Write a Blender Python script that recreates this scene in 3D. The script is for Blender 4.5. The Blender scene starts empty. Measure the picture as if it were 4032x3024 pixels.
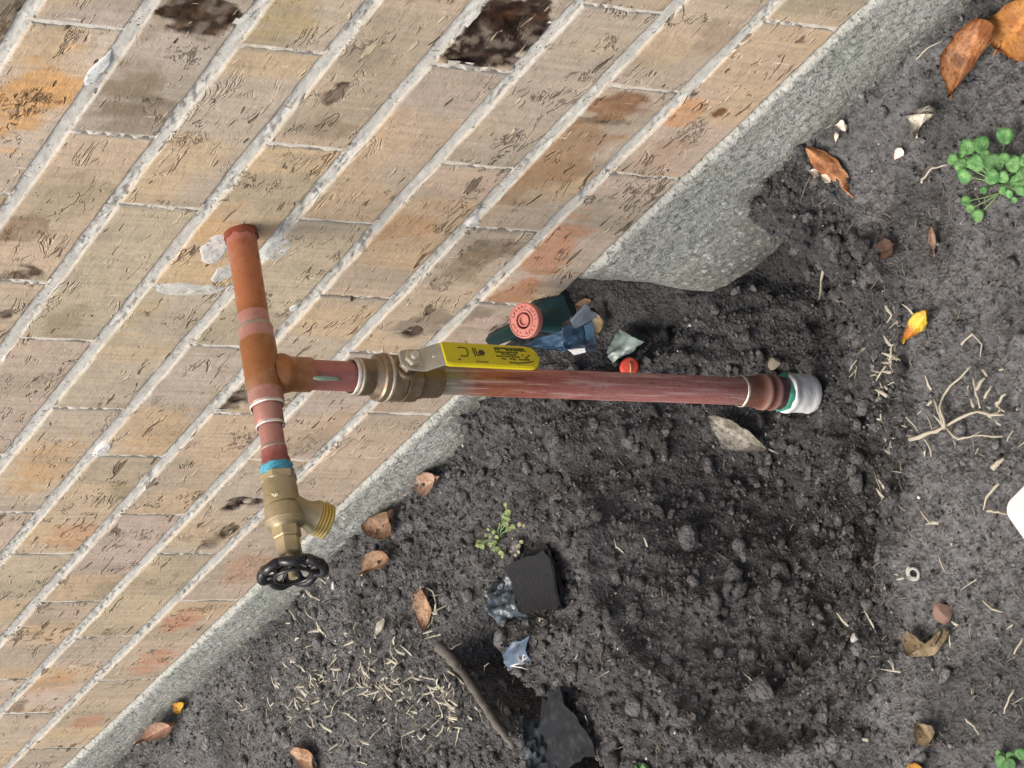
import bpy, math, random
import numpy as np
from mathutils import Vector, Matrix
rnd = random.Random(7)
rng = np.random.RandomState(11)
SC = bpy.context.scene
COL = SC.collection

# ------------------------------------------------------------------ camera, sky, sun, exposure
# wall coordinates: u = metres along the wall, v = height above the lowest brick, n = metres out from the wall face
def W(u, v, n): return Vector((u, -n, v))
F = 10611.6 / 4032.0
R = np.array([[0.4849416969, -0.8480500434, 0.2136414625], [-0.4493448161, -0.0320386983, 0.8927837129], [-0.7502804721, -0.5289467324, -0.3966037915]])
C = np.array([1.46247260, 1.12911631, 0.87681605])
cam = bpy.data.cameras.new('camera'); cam.sensor_width = 36.0; cam.lens = 36.0 * F
cam.clip_start = 0.01; cam.clip_end = 500
co = bpy.data.objects.new('camera', cam); COL.objects.link(co)
def w3(a): return Vector((a[0], -a[2], a[1]))
right, up, back = w3(R[0]), -w3(R[1]), -w3(R[2])
M = Matrix.Identity(4)
for i in range(3):
    M[i][0] = right[i]; M[i][1] = up[i]; M[i][2] = back[i]
M.translation = W(*C)
co.matrix_world = M
SC.camera = co

SUN_EL, SUN_AZ = math.radians(58), math.radians(200)   # azimuth clockwise from +Y
world = bpy.data.worlds.new('World'); SC.world = world; world.use_nodes = True
nt = world.node_tree; nt.nodes.clear()
sky = nt.nodes.new('ShaderNodeTexSky'); sky.sky_type = 'NISHITA'; sky.sun_disc = False
sky.sun_elevation = SUN_EL; sky.sun_rotation = SUN_AZ; sky.air_density = 1.0; sky.dust_density = 6.0; sky.ozone_density = 0.6
bg = nt.nodes.new('ShaderNodeBackground'); bg.inputs[1].default_value = 0.15
out = nt.nodes.new('ShaderNodeOutputWorld')
nt.links.new(sky.outputs[0], bg.inputs[0]); nt.links.new(bg.outputs[0], out.inputs[0])
sl = bpy.data.lights.new('sun', 'SUN'); sl.energy = 1.3; sl.angle = math.radians(40); sl.color = (1.0, 0.975, 0.87)
so = bpy.data.objects.new('sun', sl); COL.objects.link(so)
sd = Vector((math.sin(SUN_AZ) * math.cos(SUN_EL), math.cos(SUN_AZ) * math.cos(SUN_EL), math.sin(SUN_EL)))
so.rotation_euler = sd.to_track_quat('Z', 'Y').to_euler()
SC.view_settings.view_transform = 'Standard'; SC.view_settings.look = 'None'
SC.view_settings.gamma = 1.0; SC.view_settings.use_curve_mapping = False
SC.view_settings.exposure = 0.45

# ------------------------------------------------------------------ numeric noise
def _h(ix, iy, s):
    a = (ix.astype(np.int64) * 374761393 + iy.astype(np.int64) * 668265263 + s * 1442695041) & 0xffffffff
    a = ((a ^ (a >> 13)) * 1274126177) & 0xffffffff
    a = ((a ^ (a >> 16)) * 2246822519) & 0xffffffff
    return ((a ^ (a >> 15)) & 0xffffff) / float(0xffffff)
def vn(x, y, s=0):
    x = np.asarray(x, float); y = np.asarray(y, float)
    ix = np.floor(x); iy = np.floor(y); fx = x - ix; fy = y - iy
    fx = fx * fx * fx * (fx * (fx * 6 - 15) + 10); fy = fy * fy * fy * (fy * (fy * 6 - 15) + 10)
    a = _h(ix, iy, s); b = _h(ix + 1, iy, s); c = _h(ix, iy + 1, s); d = _h(ix + 1, iy + 1, s)
    return (a * (1 - fx) + b * fx) * (1 - fy) + (c * (1 - fx) + d * fx) * fy
def fbm(x, y, s=0, o=4, g=0.5):
    t = 0; a = 1; n = 0
    for i in range(o):
        t = t + a * (vn(x * 2 ** i + 17.3 * i, y * 2 ** i - 9.1 * i, s + i) * 2 - 1); n += a; a *= g
    return t / n
def worley(x, y, s=0):
    x = np.asarray(x, float); y = np.asarray(y, float)
    ix = np.floor(x); iy = np.floor(y); best = np.full(x.shape, 9.0)
    for dx in (-1, 0, 1):
        for dy in (-1, 0, 1):
            cx = ix + dx; cy = iy + dy
            px = cx + _h(cx, cy, s); py = cy + _h(cx, cy, s + 91)
            r = 0.55 + 0.9 * _h(cx, cy, s + 37)
            best = np.minimum(best, np.hypot(x - px, y - py) / r)
    return best
def sst(a, b, x):
    t = np.clip((np.asarray(x, float) - a) / (b - a), 0, 1); return t * t * (3 - 2 * t)

# ------------------------------------------------------------------ sight lines -> places
def ray(x, y): return R.T @ np.array([(x - 2016) / 10611.6, (y - 1512) / 10611.6, 1.0])
def on(x, y, ax, val):
    d = ray(x, y); return C + (val - C[ax]) / d[ax] * d
# ------------------------------------------------------------------ terrain
def PL(x, y, v=-.06):
    q = on(x, y, 1, v); return q[0], q[2]
TR = [PL(1850, 2545), PL(1950, 2660), PL(2080, 2800), PL(2210, 2950), PL(2330, 3110)]
PIT = PL(2005, 2470, -.075)
SOCK = PL(2110, 2300, -.06)
def segd(u, n, P):
    best = np.full(np.shape(u), 9.0)
    for (a, b), (c, d) in zip(P[:-1], P[1:]):
        t = np.clip(((u - a) * (c - a) + (n - b) * (d - b)) / ((c - a) ** 2 + (d - b) ** 2), 0, 1)
        best = np.minimum(best, np.hypot(u - a - t * (c - a), n - b - t * (d - b)))
    return best
def hole_q(u, n):
    w = 1 + .12 * fbm(u * 14, n * 14, 5, 3)
    return np.hypot((u - .015) / .185, (n - .130) / .262) * w
def dugmask(u, n):
    q = hole_q(u, n)
    a = 1 - sst(.99, 1.05, q)
    b = (1 - sst(.02, .07, u + .12 + .03 * fbm(u * 20, n * 20, 8, 3))) * .85 * sst(-.95, -.3, u)
    return np.maximum(a, b)
def smearm(u, n):
    return sst(.56, .72, vn(u * 15 + 1.5 * fbm(u * 30, n * 30, 601, 2), n * 15, 600)) * (.4 + .6 * sst(-.2, .2, fbm(u * 60, n * 60, 602, 3)))
def base_h(u, n):
    g = -.056 - .030 * sst(-.15, .34, u) - .004 * sst(.1, .5, n)
    q = hole_q(u, n)
    g = g - .096 * (1 - sst(.22, 1.0, q)) - .016 * (1 - sst(.93, 1.0, q))
    g = g + .006 * np.exp(-((u - .018) / .040) ** 2 - ((n - .120) / .045) ** 2)
    g = g - .055 * np.exp(-((u - .04) / .07) ** 2 - ((n - .0) / .05) ** 2) * (1 - sst(.75, 1.0, q))
    g = g + .060 * sst(.075, .135, u) * (1 - sst(.010, .075, n)) * (1 - sst(.5, 1.0, q))
    g = g + .030 * np.exp(-((u + .235) / .04) ** 2 - (n / .05) ** 2)
    g = g + .006 * np.exp(-((u + .45) / .10) ** 2 - (n / .05) ** 2)
    g = g + np.maximum(-.070 - g, 0) * sst(.080, .118, u) * (1 - sst(.006, .060, n))
    d = segd(u, n, TR)
    g = g - .068 * (1 - sst(.010, .030, d))
    g = g - .060 * (1 - sst(.008, .020, np.hypot(u - PIT[0], n - PIT[1])))
    g = g - .016 * (1 - sst(.022, .05, np.hypot(u - SOCK[0], n - SOCK[1])))
    g = g - .055 * np.exp(-((u + .11) / .05) ** 4 - ((n + .03) / .05) ** 4)
    g = g + .010 * fbm(u * 7 + 3, n * 7, 21, 3) * sst(-.02, .05, n)
    return g
def terrain(u, n):
    u = np.asarray(u, float); n = np.asarray(n, float)
    g = base_h(u, n); m = dugmask(u, n)
    near = sst(3.0, .8, np.hypot(u + .4, n))
    wx = u + .010 * fbm(u * 45, n * 45, 31, 3); wy = n + .010 * fbm(u * 45, n * 45, 41, 3)
    c1 = np.clip(1 - worley(wx * 28, wy * 28, 51) ** 2, 0, 1)
    c2 = np.clip(1 - worley(wx * 75, wy * 75, 61) ** 2, 0, 1)
    c3 = np.clip(1 - worley(wx * 170, wy * 170, 71) ** 2, 0, 1)
    rg = 1 - np.abs(fbm(wx * 60, wy * 60, 77, 4))
    det = m * (.0075 * c1 + .0042 * c2 + .0028 * c3 + .007 * (rg - .8) + .012 * fbm(u * 30, n * 30, 79, 4) - .007)
    det = det + m * .010 * fbm(u * 13, n * 13, 78, 3)
    sm = smearm(u, n); det = det * (1 - .55 * sm) + (1 - m) * (.0035 * c2 + .0020 * c3 - .003)
    det = det + .0042 * fbm(u * 200, n * 200, 81, 3) * (.45 + .55 * m)
    det = det + (1 - m) * .006 * fbm(u * 22, n * 22, 85, 3)
    return g + det * near
def ground(x, y, h=0.0):
    """point where the sight line meets the soil, raised by h"""
    d = ray(x, y); s0 = (0.03 - C[1]) / d[1]; s1 = (-.30 - C[1]) / d[1]
    s = np.linspace(s0, s1, 500); P = C[:, None] + d[:, None] * s
    b = P[1] < terrain(P[0], P[2]) + h
    i = int(np.argmax(b)) if b.any() else 250
    return P[:, i]

# ------------------------------------------------------------------ helpers
def link(o): COL.objects.link(o); return o
def mesh_from(name, V, Fc, mat=None, parent=None, smooth=True, angle=None, col=None, mats=None, fm=None):
    me = bpy.data.meshes.new(name)
    if isinstance(V, np.ndarray) and isinstance(Fc, np.ndarray):
        nv, nf, k = len(V), len(Fc), Fc.shape[1]
        me.vertices.add(nv); me.vertices.foreach_set('co', V.astype(np.float32).ravel())
        me.loops.add(nf * k); me.loops.foreach_set('vertex_index', Fc.astype(np.int32).ravel())
        me.polygons.add(nf); me.polygons.foreach_set('loop_start', np.arange(0, nf * k, k, dtype=np.int32))
        try: me.polygons.foreach_set('loop_total', np.full(nf, k, dtype=np.int32))
        except Exception: pass
        me.update(calc_edges=True)
    else:
        me.from_pydata([tuple(v) for v in V], [], [tuple(f) for f in Fc]); me.update()
    me.validate()
    me.polygons.foreach_set('use_smooth', [bool(smooth)] * len(me.polygons))
    if angle: me.set_sharp_from_angle(angle=math.radians(angle))
    if col is not None:
        at = me.color_attributes.new('tint', 'FLOAT_COLOR', 'POINT')
        c = np.ones((len(me.vertices), 4), np.float32); c[:, :np.shape(col)[1]] = col
        at.data.foreach_set('color', c.ravel())
    if mat: me.materials.append(mat)
    o = bpy.data.objects.new(name, me); o.parent = parent; link(o); return o
def thing(name, label, cat, loc=(0, 0, 0), group=None):
    o = bpy.data.objects.new(name, None); link(o); o.empty_display_size = .02; o.location = loc
    return tag(o, label, cat, group)
def tag(o, label, cat, group=None):
    o['label'] = label; o['category'] = cat
    if group: o['group'] = group
    return o
def grid_faces(nu, nv):
    i = np.arange(nu - 1)[:, None]; j = np.arange(nv - 1)[None, :]
    a = (i * nv + j).ravel(); return np.c_[a, a + nv, a + nv + 1, a + 1]
def toW(u, v, n): return np.stack([u, -n, v], -1).reshape(-1, 3)
def srgb(r, g, b):
    f = lambda c: (c / 255 / 12.92) if c <= 10 else ((c / 255 + .055) / 1.055) ** 2.4
    return (f(r), f(g), f(b))

# ---- node material builder
class Mt:
    def __init__(s, name):
        s.m = bpy.data.materials.new(name); s.m.use_nodes = True; s.t = s.m.node_tree
        s.b = s.t.nodes['Principled BSDF']; s.geo = s.t.nodes.new('ShaderNodeTexCoord')
    def n(s, typ, **kw):
        x = s.t.nodes.new(typ)
        for k, v in kw.items():
            if hasattr(x, k): setattr(x, k, v)
            else: x.inputs[k.replace('_', ' ')].default_value = v
        return x
    def l(s, a, b): s.t.links.new(a, b)
    def noise(s, scale, detail=4, rough=.55, vec=None, dist=0):
        x = s.n('ShaderNodeTexNoise'); x.inputs['Scale'].default_value = scale; x.inputs['Detail'].default_value = detail
        x.inputs['Roughness'].default_value = rough; x.inputs['Distortion'].default_value = dist
        s.l(vec or s.geo.outputs['Object'], x.inputs['Vector']); return x.outputs['Fac']
    def voro(s, scale, feature='F1', vec=None, out='Distance'):
        x = s.n('ShaderNodeTexVoronoi'); x.feature = feature; x.inputs['Scale'].default_value = scale
        s.l(vec or s.geo.outputs['Object'], x.inputs['Vector']); return x.outputs[out]
    def map(s, rot=(0, 0, 0), scale=(1, 1, 1), loc=(0, 0, 0)):
        x = s.n('ShaderNodeMapping'); x.inputs['Rotation'].default_value = rot; x.inputs['Scale'].default_value = scale; x.inputs['Location'].default_value = loc
        s.l(s.geo.outputs['Object'], x.inputs['Vector']); return x.outputs[0]
    def ramp(s, f, a, b, va=0., vb=1.):
        x = s.n('ShaderNodeMapRange'); x.interpolation_type = 'SMOOTHSTEP'
        x.inputs[1].default_value = a; x.inputs[2].default_value = b; x.inputs[3].default_value = va; x.inputs[4].default_value = vb
        s.l(f, x.inputs[0]); return x.outputs[0]
    def math(s, op, a, b):
        x = s.n('ShaderNodeMath'); x.operation = op
        for i, q in enumerate((a, b)):
            if hasattr(q, 'links'): s.l(q, x.inputs[i])
            else: x.inputs[i].default_value = q
        return x.outputs[0]
    def mix(s, f, a, b, mode='MIX'):
        x = s.n('ShaderNodeMix'); x.data_type = 'RGBA'; x.blend_type = mode
        for i, q in ((0, f), (6, a), (7, b)):
            if hasattr(q, 'links'): s.l(q, x.inputs[i])
            else: x.inputs[i].default_value = q if i == 0 else (*q, 1) if len(q) == 3 else q
        return x.outputs[2]
    def attr(s, name='tint'):
        x = s.n('ShaderNodeAttribute'); x.attribute_name = name; return x.outputs['Color']
    def bump(s, h, dist=.001, strength=1., prev=None):
        x = s.n('ShaderNodeBump'); x.inputs['Distance'].default_value = dist; x.inputs['Strength'].default_value = strength
        s.l(h, x.inputs['Height'])
        if prev is not None: s.l(prev, x.inputs['Normal'])
        return x.outputs[0]
    def end(s, color, rough=.9, normal=None, metal=0., spec=.5, trans=0., alpha=None, sss=0.):
        b = s.b
        for k, q in (('Base Color', color), ('Roughness', rough), ('Metallic', metal), ('Specular IOR Level', spec), ('Transmission Weight', trans)):
            if hasattr(q, 'links'): s.l(q, b.inputs[k])
            else: b.inputs[k].default_value = (*q, 1) if isinstance(q, tuple) else q
        if normal is not None: s.l(normal, b.inputs['Normal'])
        if alpha is not None:
            if hasattr(alpha, 'links'): s.l(alpha, b.inputs['Alpha'])
            else: b.inputs['Alpha'].default_value = alpha
        return s.m

def mk_brick():
    m = Mt('brick_clay'); t = m.attr()
    v = m.map(rot=(0, math.radians(17), 0), scale=(26, 26, 125))
    slit = m.noise(1.0, 2, .5, v, .6)
    gate = m.noise(26, 2, .5)
    oi = m.n('ShaderNodeObjectInfo').outputs['Random']; rv = m.ramp(oi, .0, .8, .25, 1.); rv2 = m.ramp(m.math('FRACT', m.math('MULTIPLY', oi, 7.31), 0), .25, .7, .1, 1.)
    s1 = m.math('MULTIPLY', m.ramp(slit, .645, .675), m.ramp(gate, .47, .55))
    cr = m.noise(1.0, 5, .7, m.map(rot=(0, math.radians(12), 0), scale=(34, 34, 90), loc=(9, 2, 4)), 1.2)
    ridge = m.ramp(m.math('ABSOLUTE', m.math('SUBTRACT', cr, .5), 0), .0, .022, 1, 0)
    s3 = m.math('MULTIPLY', ridge, m.ramp(m.noise(17, 3, .6), .57, .64))
    s1 = m.math('MAXIMUM', s1, m.math('MULTIPLY', s3, rv2))
    w1 = m.noise(1.0, 4, .6, m.map(rot=(0, math.radians(19), 0), scale=(17, 17, 60), loc=(4, 4, 8)), .9)
    wr = m.ramp(m.math('ABSOLUTE', m.math('SUBTRACT', w1, .5), 0), .0, .035, 1, 0)
    wr = m.math('MULTIPLY', wr, m.math('MULTIPLY', rv, m.ramp(m.noise(24, 3, .6, m.map(loc=(7, 1, 1))), .54, .63)))
    rel = m.noise(1.0, 4, .65, m.map(scale=(60, 60, 110)), .8)
    v2 = m.map(rot=(0, math.radians(22), 0), scale=(34, 34, 190), loc=(3, 1, 5))
    lip = m.noise(1.0, 2, .5, v2, .5)
    s2 = m.math('MULTIPLY', m.ramp(lip, .655, .69), m.ramp(gate, .42, .52))
    dash = m.math('MULTIPLY', m.ramp(m.noise(1.0, 1, .5, m.map(scale=(420, 60, 34), loc=(1, 7, 3))), .70, .74), m.ramp(m.noise(30, 2), .5, .6))
    drag = m.noise(1.0, 3, .6, m.map(scale=(210, 50, 16)))
    fine = m.noise(520, 3, .6); mid = m.noise(70, 4, .6); big = m.noise(11, 3, .5)
    pits = m.ramp(m.voro(230), .05, .16, 1, 0)
    pg = m.math('MULTIPLY', pits, m.ramp(m.noise(34, 2, .5), .52, .66))
    c = m.mix(m.ramp(big, .35, .68), t, m.mix(.22, t, (.50, .42, .33)), 'MIX')
    c = m.mix(m.ramp(m.noise(1.0, 3, .6, m.map(scale=(24, 24, 9))), .52, .68, 0, .45), c, (.30, .265, .205))
    c = m.mix(m.ramp(drag, .35, .75, .0, .34), c, (.20, .17, .13))
    c = m.mix(m.ramp(mid, .5, .8, 0, .14), c, (.60, .54, .46))
    c = m.mix(m.ramp(fine, .5, .85, 0, .28), c, (.12, .09, .06))
    bw = m.n('ShaderNodeRGBToBW'); m.l(t, bw.inputs[0]); c = m.mix(m.ramp(bw.outputs[0], .07, .26), t, c)
    c = m.mix(m.math('MULTIPLY', pg, .8), c, (.06, .045, .035))
    c = m.mix(m.math('MULTIPLY', s2, .55), c, (.62, .52, .38))
    c = m.mix(m.math('MULTIPLY', dash, .7), c, (.80, .74, .62))
    c = m.mix(m.math('MULTIPLY', wr, .22), c, (.20, .16, .12))
    c = m.mix(m.math('MULTIPLY', s1, .78), c, (.10, .072, .05))
    h = m.math('ADD', m.math('MULTIPLY', fine, .10), m.math('MULTIPLY', drag, .30))
    h = m.math('SUBTRACT', h, m.math('MULTIPLY', s1, 1.3)); h = m.math('ADD', h, m.math('MULTIPLY', s2, .8))
    h = m.math('SUBTRACT', h, m.math('MULTIPLY', pg, .7)); h = m.math('ADD', h, m.math('MULTIPLY', mid, .5)); h = m.math('ADD', h, m.math('MULTIPLY', rel, .5)); h = m.math('SUBTRACT', h, m.math('MULTIPLY', wr, 1.6))
    return m.end(c, .88, m.bump(h, .0019, 1), spec=.2)
def mk_mortar():
    m = Mt('mortar'); t = m.attr()
    fine = m.noise(420, 4, .65); mid = m.noise(90, 4, .6)
    g = m.voro(300); pit = m.ramp(g, .08, .22, 1, 0); gate = m.ramp(m.noise(38, 3, .6), .50, .62)
    pg = m.math('MULTIPLY', pit, gate)
    c = m.mix(m.ramp(mid, .35, .7), t, m.mix(.5, t, (.62, .60, .57)))
    c = m.mix(m.ramp(fine, .52, .8, 0, .5), c, (.20, .19, .17))
    c = m.mix(m.math('MULTIPLY', pg, .9), c, (.055, .05, .045))
    bl = m.math('MULTIPLY', m.ramp(m.noise(170, 3, .7), .58, .66), m.ramp(m.noise(22, 2), .46, .56))
    c = m.mix(m.math('MULTIPLY', bl, .75), c, (.17, .15, .125))
    h = m.math('SUBTRACT', m.math('ADD', m.math('MULTIPLY', fine, .5), mid), m.math('MULTIPLY', pg, 1.6))
    return m.end(c, .95, m.bump(h, .0011, .9), spec=.2)
def mk_concrete():
    m = Mt('concrete'); t = m.attr()
    a = m.voro(150); b = m.noise(260, 5, .7); d = m.noise(28, 4, .6); e = m.noise(520, 3, .6)
    c = m.mix(m.ramp(a, .15, .55), m.mix(.25, t, (.62, .64, .62)), t)
    c = m.mix(m.ramp(b, .50, .66, 0, .85), c, (.085, .10, .088))
    c = m.mix(m.ramp(m.voro(330), .05, .2, .7, 0), c, (.045, .05, .045))
    c = m.mix(m.ramp(m.noise(180, 3, .6, m.map(loc=(5, 5, 5))), .60, .68, 0, .7), c, (.60, .63, .60))
    c = m.mix(m.ramp(d, .5, .75, 0, .30), c, (.19, .21, .18))
    c = m.mix(m.ramp(e, .62, .75, 0, .25), c, (.62, .64, .60))
    h = m.math('SUBTRACT', m.math('ADD', m.math('MULTIPLY', b, 1.2), m.math('MULTIPLY', e, .5)), m.math('MULTIPLY', a, .8))
    return m.end(c, .93, m.bump(h, .0022, 1), spec=.2)
def mk_soil(name, k=1.0):
    m = Mt(name); t = m.attr()
    a = m.noise(150, 6, .7); b = m.noise(600, 4, .7); d = m.noise(18, 4, .6); v = m.voro(330)
    c = m.mix(m.ramp(a, .35, .62), m.mix(.62, t, (.016, .014, .013)), t)
    c = m.mix(m.ramp(b, .55, .72, 0, .75), c, (.27, .27, .272))
    c = m.mix(m.ramp(d, .45, .7, 0, .28), c, (.088, .084, .080))
    c = m.mix(m.ramp(v, .06, .15, .35, 0), c, (.012, .010, .009))
    sp = m.ramp(m.voro(95), .035, .05, 1, 0)
    c = m.mix(m.math('MULTIPLY', sp, m.ramp(m.noise(40, 2), .52, .6)), c, (.35, .33, .30))
    h = m.math('ADD', m.math('MULTIPLY', b, .7), m.math('ADD', a, m.math('MULTIPLY', v, .9)))
    return m.end(c, m.ramp(a, .3, .7, .72, .95), m.bump(h, .0034, 1), spec=.25)
def mk_metal(name, rough=.4, metal=.6, dirt=(.05, .035, .025), dk=.5, bump=.0003, streak=False):
    m = Mt(name); t = m.attr()
    a = m.noise(120, 5, .65); b = m.noise(600, 3, .6); st = m.noise(1.0, 4, .6, m.map(scale=(420, 420, 22)))
    c = m.mix(m.ramp(a, .48, .78, 0, dk), t, dirt); c = m.mix(m.ramp(m.noise(45, 5, .7), .50, .66, 0, .30), c, m.mix(.5, t, (.62, .56, .50))); c = m.mix(m.ramp(m.voro(210), .05, .11, .5, 0), c, dirt)
    if streak: c = m.mix(m.ramp(st, .50, .64, 0, .8), c, m.mix(.6, t, (.85, .66, .63))); c = m.mix(m.ramp(st, .28, .42, .55, 0), c, (.09, .02, .018))
    return m.end(c, m.ramp(a, .3, .7, rough - .1, rough + .18), m.bump(m.math('ADD', a, m.math('MULTIPLY', b, .4)), bump, .8), metal=metal)
def mk_plain(name, color, rough=.6, metal=0., bump=.0004, var=.25, scale=120, spec=.5, alpha=None, dirt=(.06, .05, .04), trans=0.):
    m = Mt(name); a = m.noise(scale, 4, .6); b = m.noise(scale * 4, 3, .6)
    c = m.mix(m.ramp(a, .45, .75, 0, var), color, dirt)
    c = m.mix(m.ramp(b, .55, .8, 0, var * .7), c, tuple(min(1, x * 1.7 + .02) for x in color))
    return m.end(c, rough, m.bump(m.math('ADD', a, m.math('MULTIPLY', b, .3)), bump, .9), metal=metal, spec=spec, alpha=alpha, trans=trans)
def mk_leaf(name, c1, c2, rough=.5, scale=60, bd=.0011):
    m = Mt(name); t = m.attr(); a = m.noise(scale, 5, .65); b = m.noise(scale * 6, 3, .6)
    c = m.mix(m.ramp(a, .38, .62), c1, c2); c = m.mix(m.ramp(b, .52, .70, 0, .7), c, tuple(x * .3 for x in c1)); c = m.mix(m.ramp(m.noise(scale * .5, 4, .7, m.map(loc=(2, 2, 2))), .55, .62, 0, .45), c, tuple(x * .25 for x in c1))
    c = m.mix(.85, c, t, 'MULTIPLY')
    return m.end(c, rough, m.bump(m.math('ADD', a, b), bd, 1), spec=.3)

BRICK = mk_brick(); MORTAR = mk_mortar(); CONC = mk_concrete(); SOIL = mk_soil('soil')
COPPER = mk_metal('oxidised_copper', .38, .50, (.10, .030, .018), .40)
COPPER_S = mk_metal('scuffed_copper', .36, .45, (.11, .025, .022), .45, streak=True)
BRASS_D = mk_metal('tarnished_brass', .36, .75, (.05, .032, .02), .55)
BRASS = mk_metal('matte_brass', .42, .55, (.12, .09, .045), .30)
GALV = mk_metal('galvanised_steel', .62, .10, (.34, .35, .35), .4, .0009)
STEEL = mk_metal('plated_steel', .35, .6, (.10, .09, .07), .45)

# ------------------------------------------------------------------ soil
def axis(parts):
    out = []
    for a, b, s in parts: out += list(np.arange(a, b - 1e-9, s))
    return np.array(out + [parts[-1][1]])
ua = np.r_[-40, -20, -10, -6, -4, -3, -2.4, -2.0, -1.8, axis([(-1.65, -.75, .0028), (-.75, .47, .0016), (.47, .9, .012)]), 1.2, 1.8, 3, 6, 12, 25, 40]
na = np.r_[axis([(-.12, -.01, .004), (-.01, .36, .0017), (.36, .53, .0026), (.53, .8, .015)]), 1.0, 1.5, 2.2, 3.5, 6, 12, 25, 40]
U, N = np.meshgrid(ua, na, indexing='ij')
V = terrain(U, N)
mm = dugmask(U, N)
dry = .5 + .5 * fbm(U * 12, N * 12, 101, 4)
wet = 1 - sst(.35, 1.0, hole_q(U, N))
dark = np.array([.110, .110, .114]); lite = np.array([.278, .280, .284]); br = np.array([.195, .182, .165])
lf = np.clip((1 - mm) * (.45 + .75 * dry) + mm * .22 * dry + .35 * (1 - sst(-.75, -.35, U)), 0, 1)[..., None]
colr = dark * (1 - lf) + lite * lf
bf = (sst(.5, .9, fbm(U * 9 + 4, N * 9, 111, 3) * .5 + .5) * .6 * (1 - sst(-.35, -.1, U)))[..., None]
colr = colr * (1 - bf) + br * bf
colr = colr * (1 - .25 * wet[..., None])
smm = (smearm(U, N) * .75)[..., None]; colr = colr * (1 - smm) + np.array([.200, .200, .202]) * smm
dp = (sst(.55, .8, vn(U * 19 + 5, N * 19, 610)) * .55)[..., None]; colr = colr * (1 - dp) + np.array([.060, .059, .060]) * dp
soil = mesh_from('soil', toW(U, V, N), grid_faces(len(ua), len(na)), SOIL, col=colr.reshape(-1, 3))
soil['kind'] = 'structure'

# loose clods: countless
def ico(level):
    import bmesh
    bm = bmesh.new(); bmesh.ops.create_icosphere(bm, subdivisions=level, radius=1)
    v = np.array([x.co[:] for x in bm.verts]); f = np.array([[y.index for y in x.verts] for x in bm.faces]); bm.free(); return v, f
def blobs(name, pts, rad, lvl, mat, cols, flat=.75, rough=.28, sink=.25):
    v0, f0 = ico(lvl); k = len(v0); V = np.zeros((len(pts) * k, 3)); Fc = np.zeros((len(pts) * len(f0), 3), int); CC = np.zeros((len(V), 3))
    for i, (p, r) in enumerate(zip(pts, rad)):
        s = rng.uniform(.65, 1.25, 3); q = v0 * s
        a = rng.uniform(0, 6.28); ca, sa = math.cos(a), math.sin(a)
        q = q @ np.array([[ca, -sa, 0], [sa, ca, 0], [0, 0, 1]])
        b = rng.uniform(0, 6.28); cb, sb = math.cos(b), math.sin(b)
        q = q @ np.array([[1, 0, 0], [0, cb, -sb], [0, sb, cb]])
        d = 1 + rough * (rng.rand(k) * 2 - 1)
        q = q * d[:, None] * r; q[:, 2] *= flat
        V[i * k:(i + 1) * k] = q + np.array([p[0], -p[2], p[1] + r * (flat - sink)])
        Fc[i * len(f0):(i + 1) * len(f0)] = f0 + i * k; CC[i * k:(i + 1) * k] = cols[i]
    return mesh_from(name, V, Fc, mat, col=CC)
def scatter(nn, lo, hi, dens):
    P = []
    while len(P) < nn:
        x = rng.uniform(-60, 4090, 4000); y = rng.uniform(-60, 3090, 4000)
        # even over the ground: sample plan area seen
        u = rng.uniform(-1.45, .45, 4000); n = rng.uniform(0, .52, 4000)
        ok = (n < .30 + (u + .35) * .37 + .02) & (rng.rand(4000) < dens(u, n))
        P += list(zip(u[ok], n[ok]))
    P = np.array(P[:nn]); v = terrain(P[:, 0], P[:, 1])
    r = lo * (hi / lo) ** (rng.rand(nn) ** 3.0)
    return np.c_[P[:, 0], v, P[:, 1]], r
dens = lambda u, n: .10 + .9 * dugmask(u, n)
BIGC = []
P, r = scatter(4500, .0013, .0072, dens)
big = [(3150, 1830, .015), (3230, 1900, .012), (2240, 2240, .016), (2290, 2180, .010), (2860, 2300, .015), (3060, 2270, .014), (3170, 2540, .014), (2780, 1690, .010), (2900, 1960, .010), (3010, 1850, .009), (2470, 1720, .012), (2180, 1760, .014), (1980, 1700, .012), (2700, 2120, .013), (2480, 2420, .012), (2980, 2760, .016), (2550, 2850, .013), (3240, 1640, .010), (1820, 1840, .011), (2350, 2560, .010), (2620, 2600, .012), (3300, 2200, .010)]
BG = np.array([ground(a, b, -.003) for a, b, _ in big])
far = np.hypot(P[:, 0] - .018, P[:, 2] - .125) > .034
P = P[far]; r = r[far]
cc = np.array([.138, .138, .141]) * rng.uniform(.55, 1.8, (len(P), 1)) * (1 + .6 * (1 - dugmask(P[:, 0], P[:, 2])))[:, None]
o = blobs('soil_clods', P, r, 2, SOIL, cc, rough=.30, flat=.62, sink=.42); tag(o, 'dark loose clods of dug soil strewn round the copper riser', 'soil clods'); o['kind'] = 'stuff'
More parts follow.
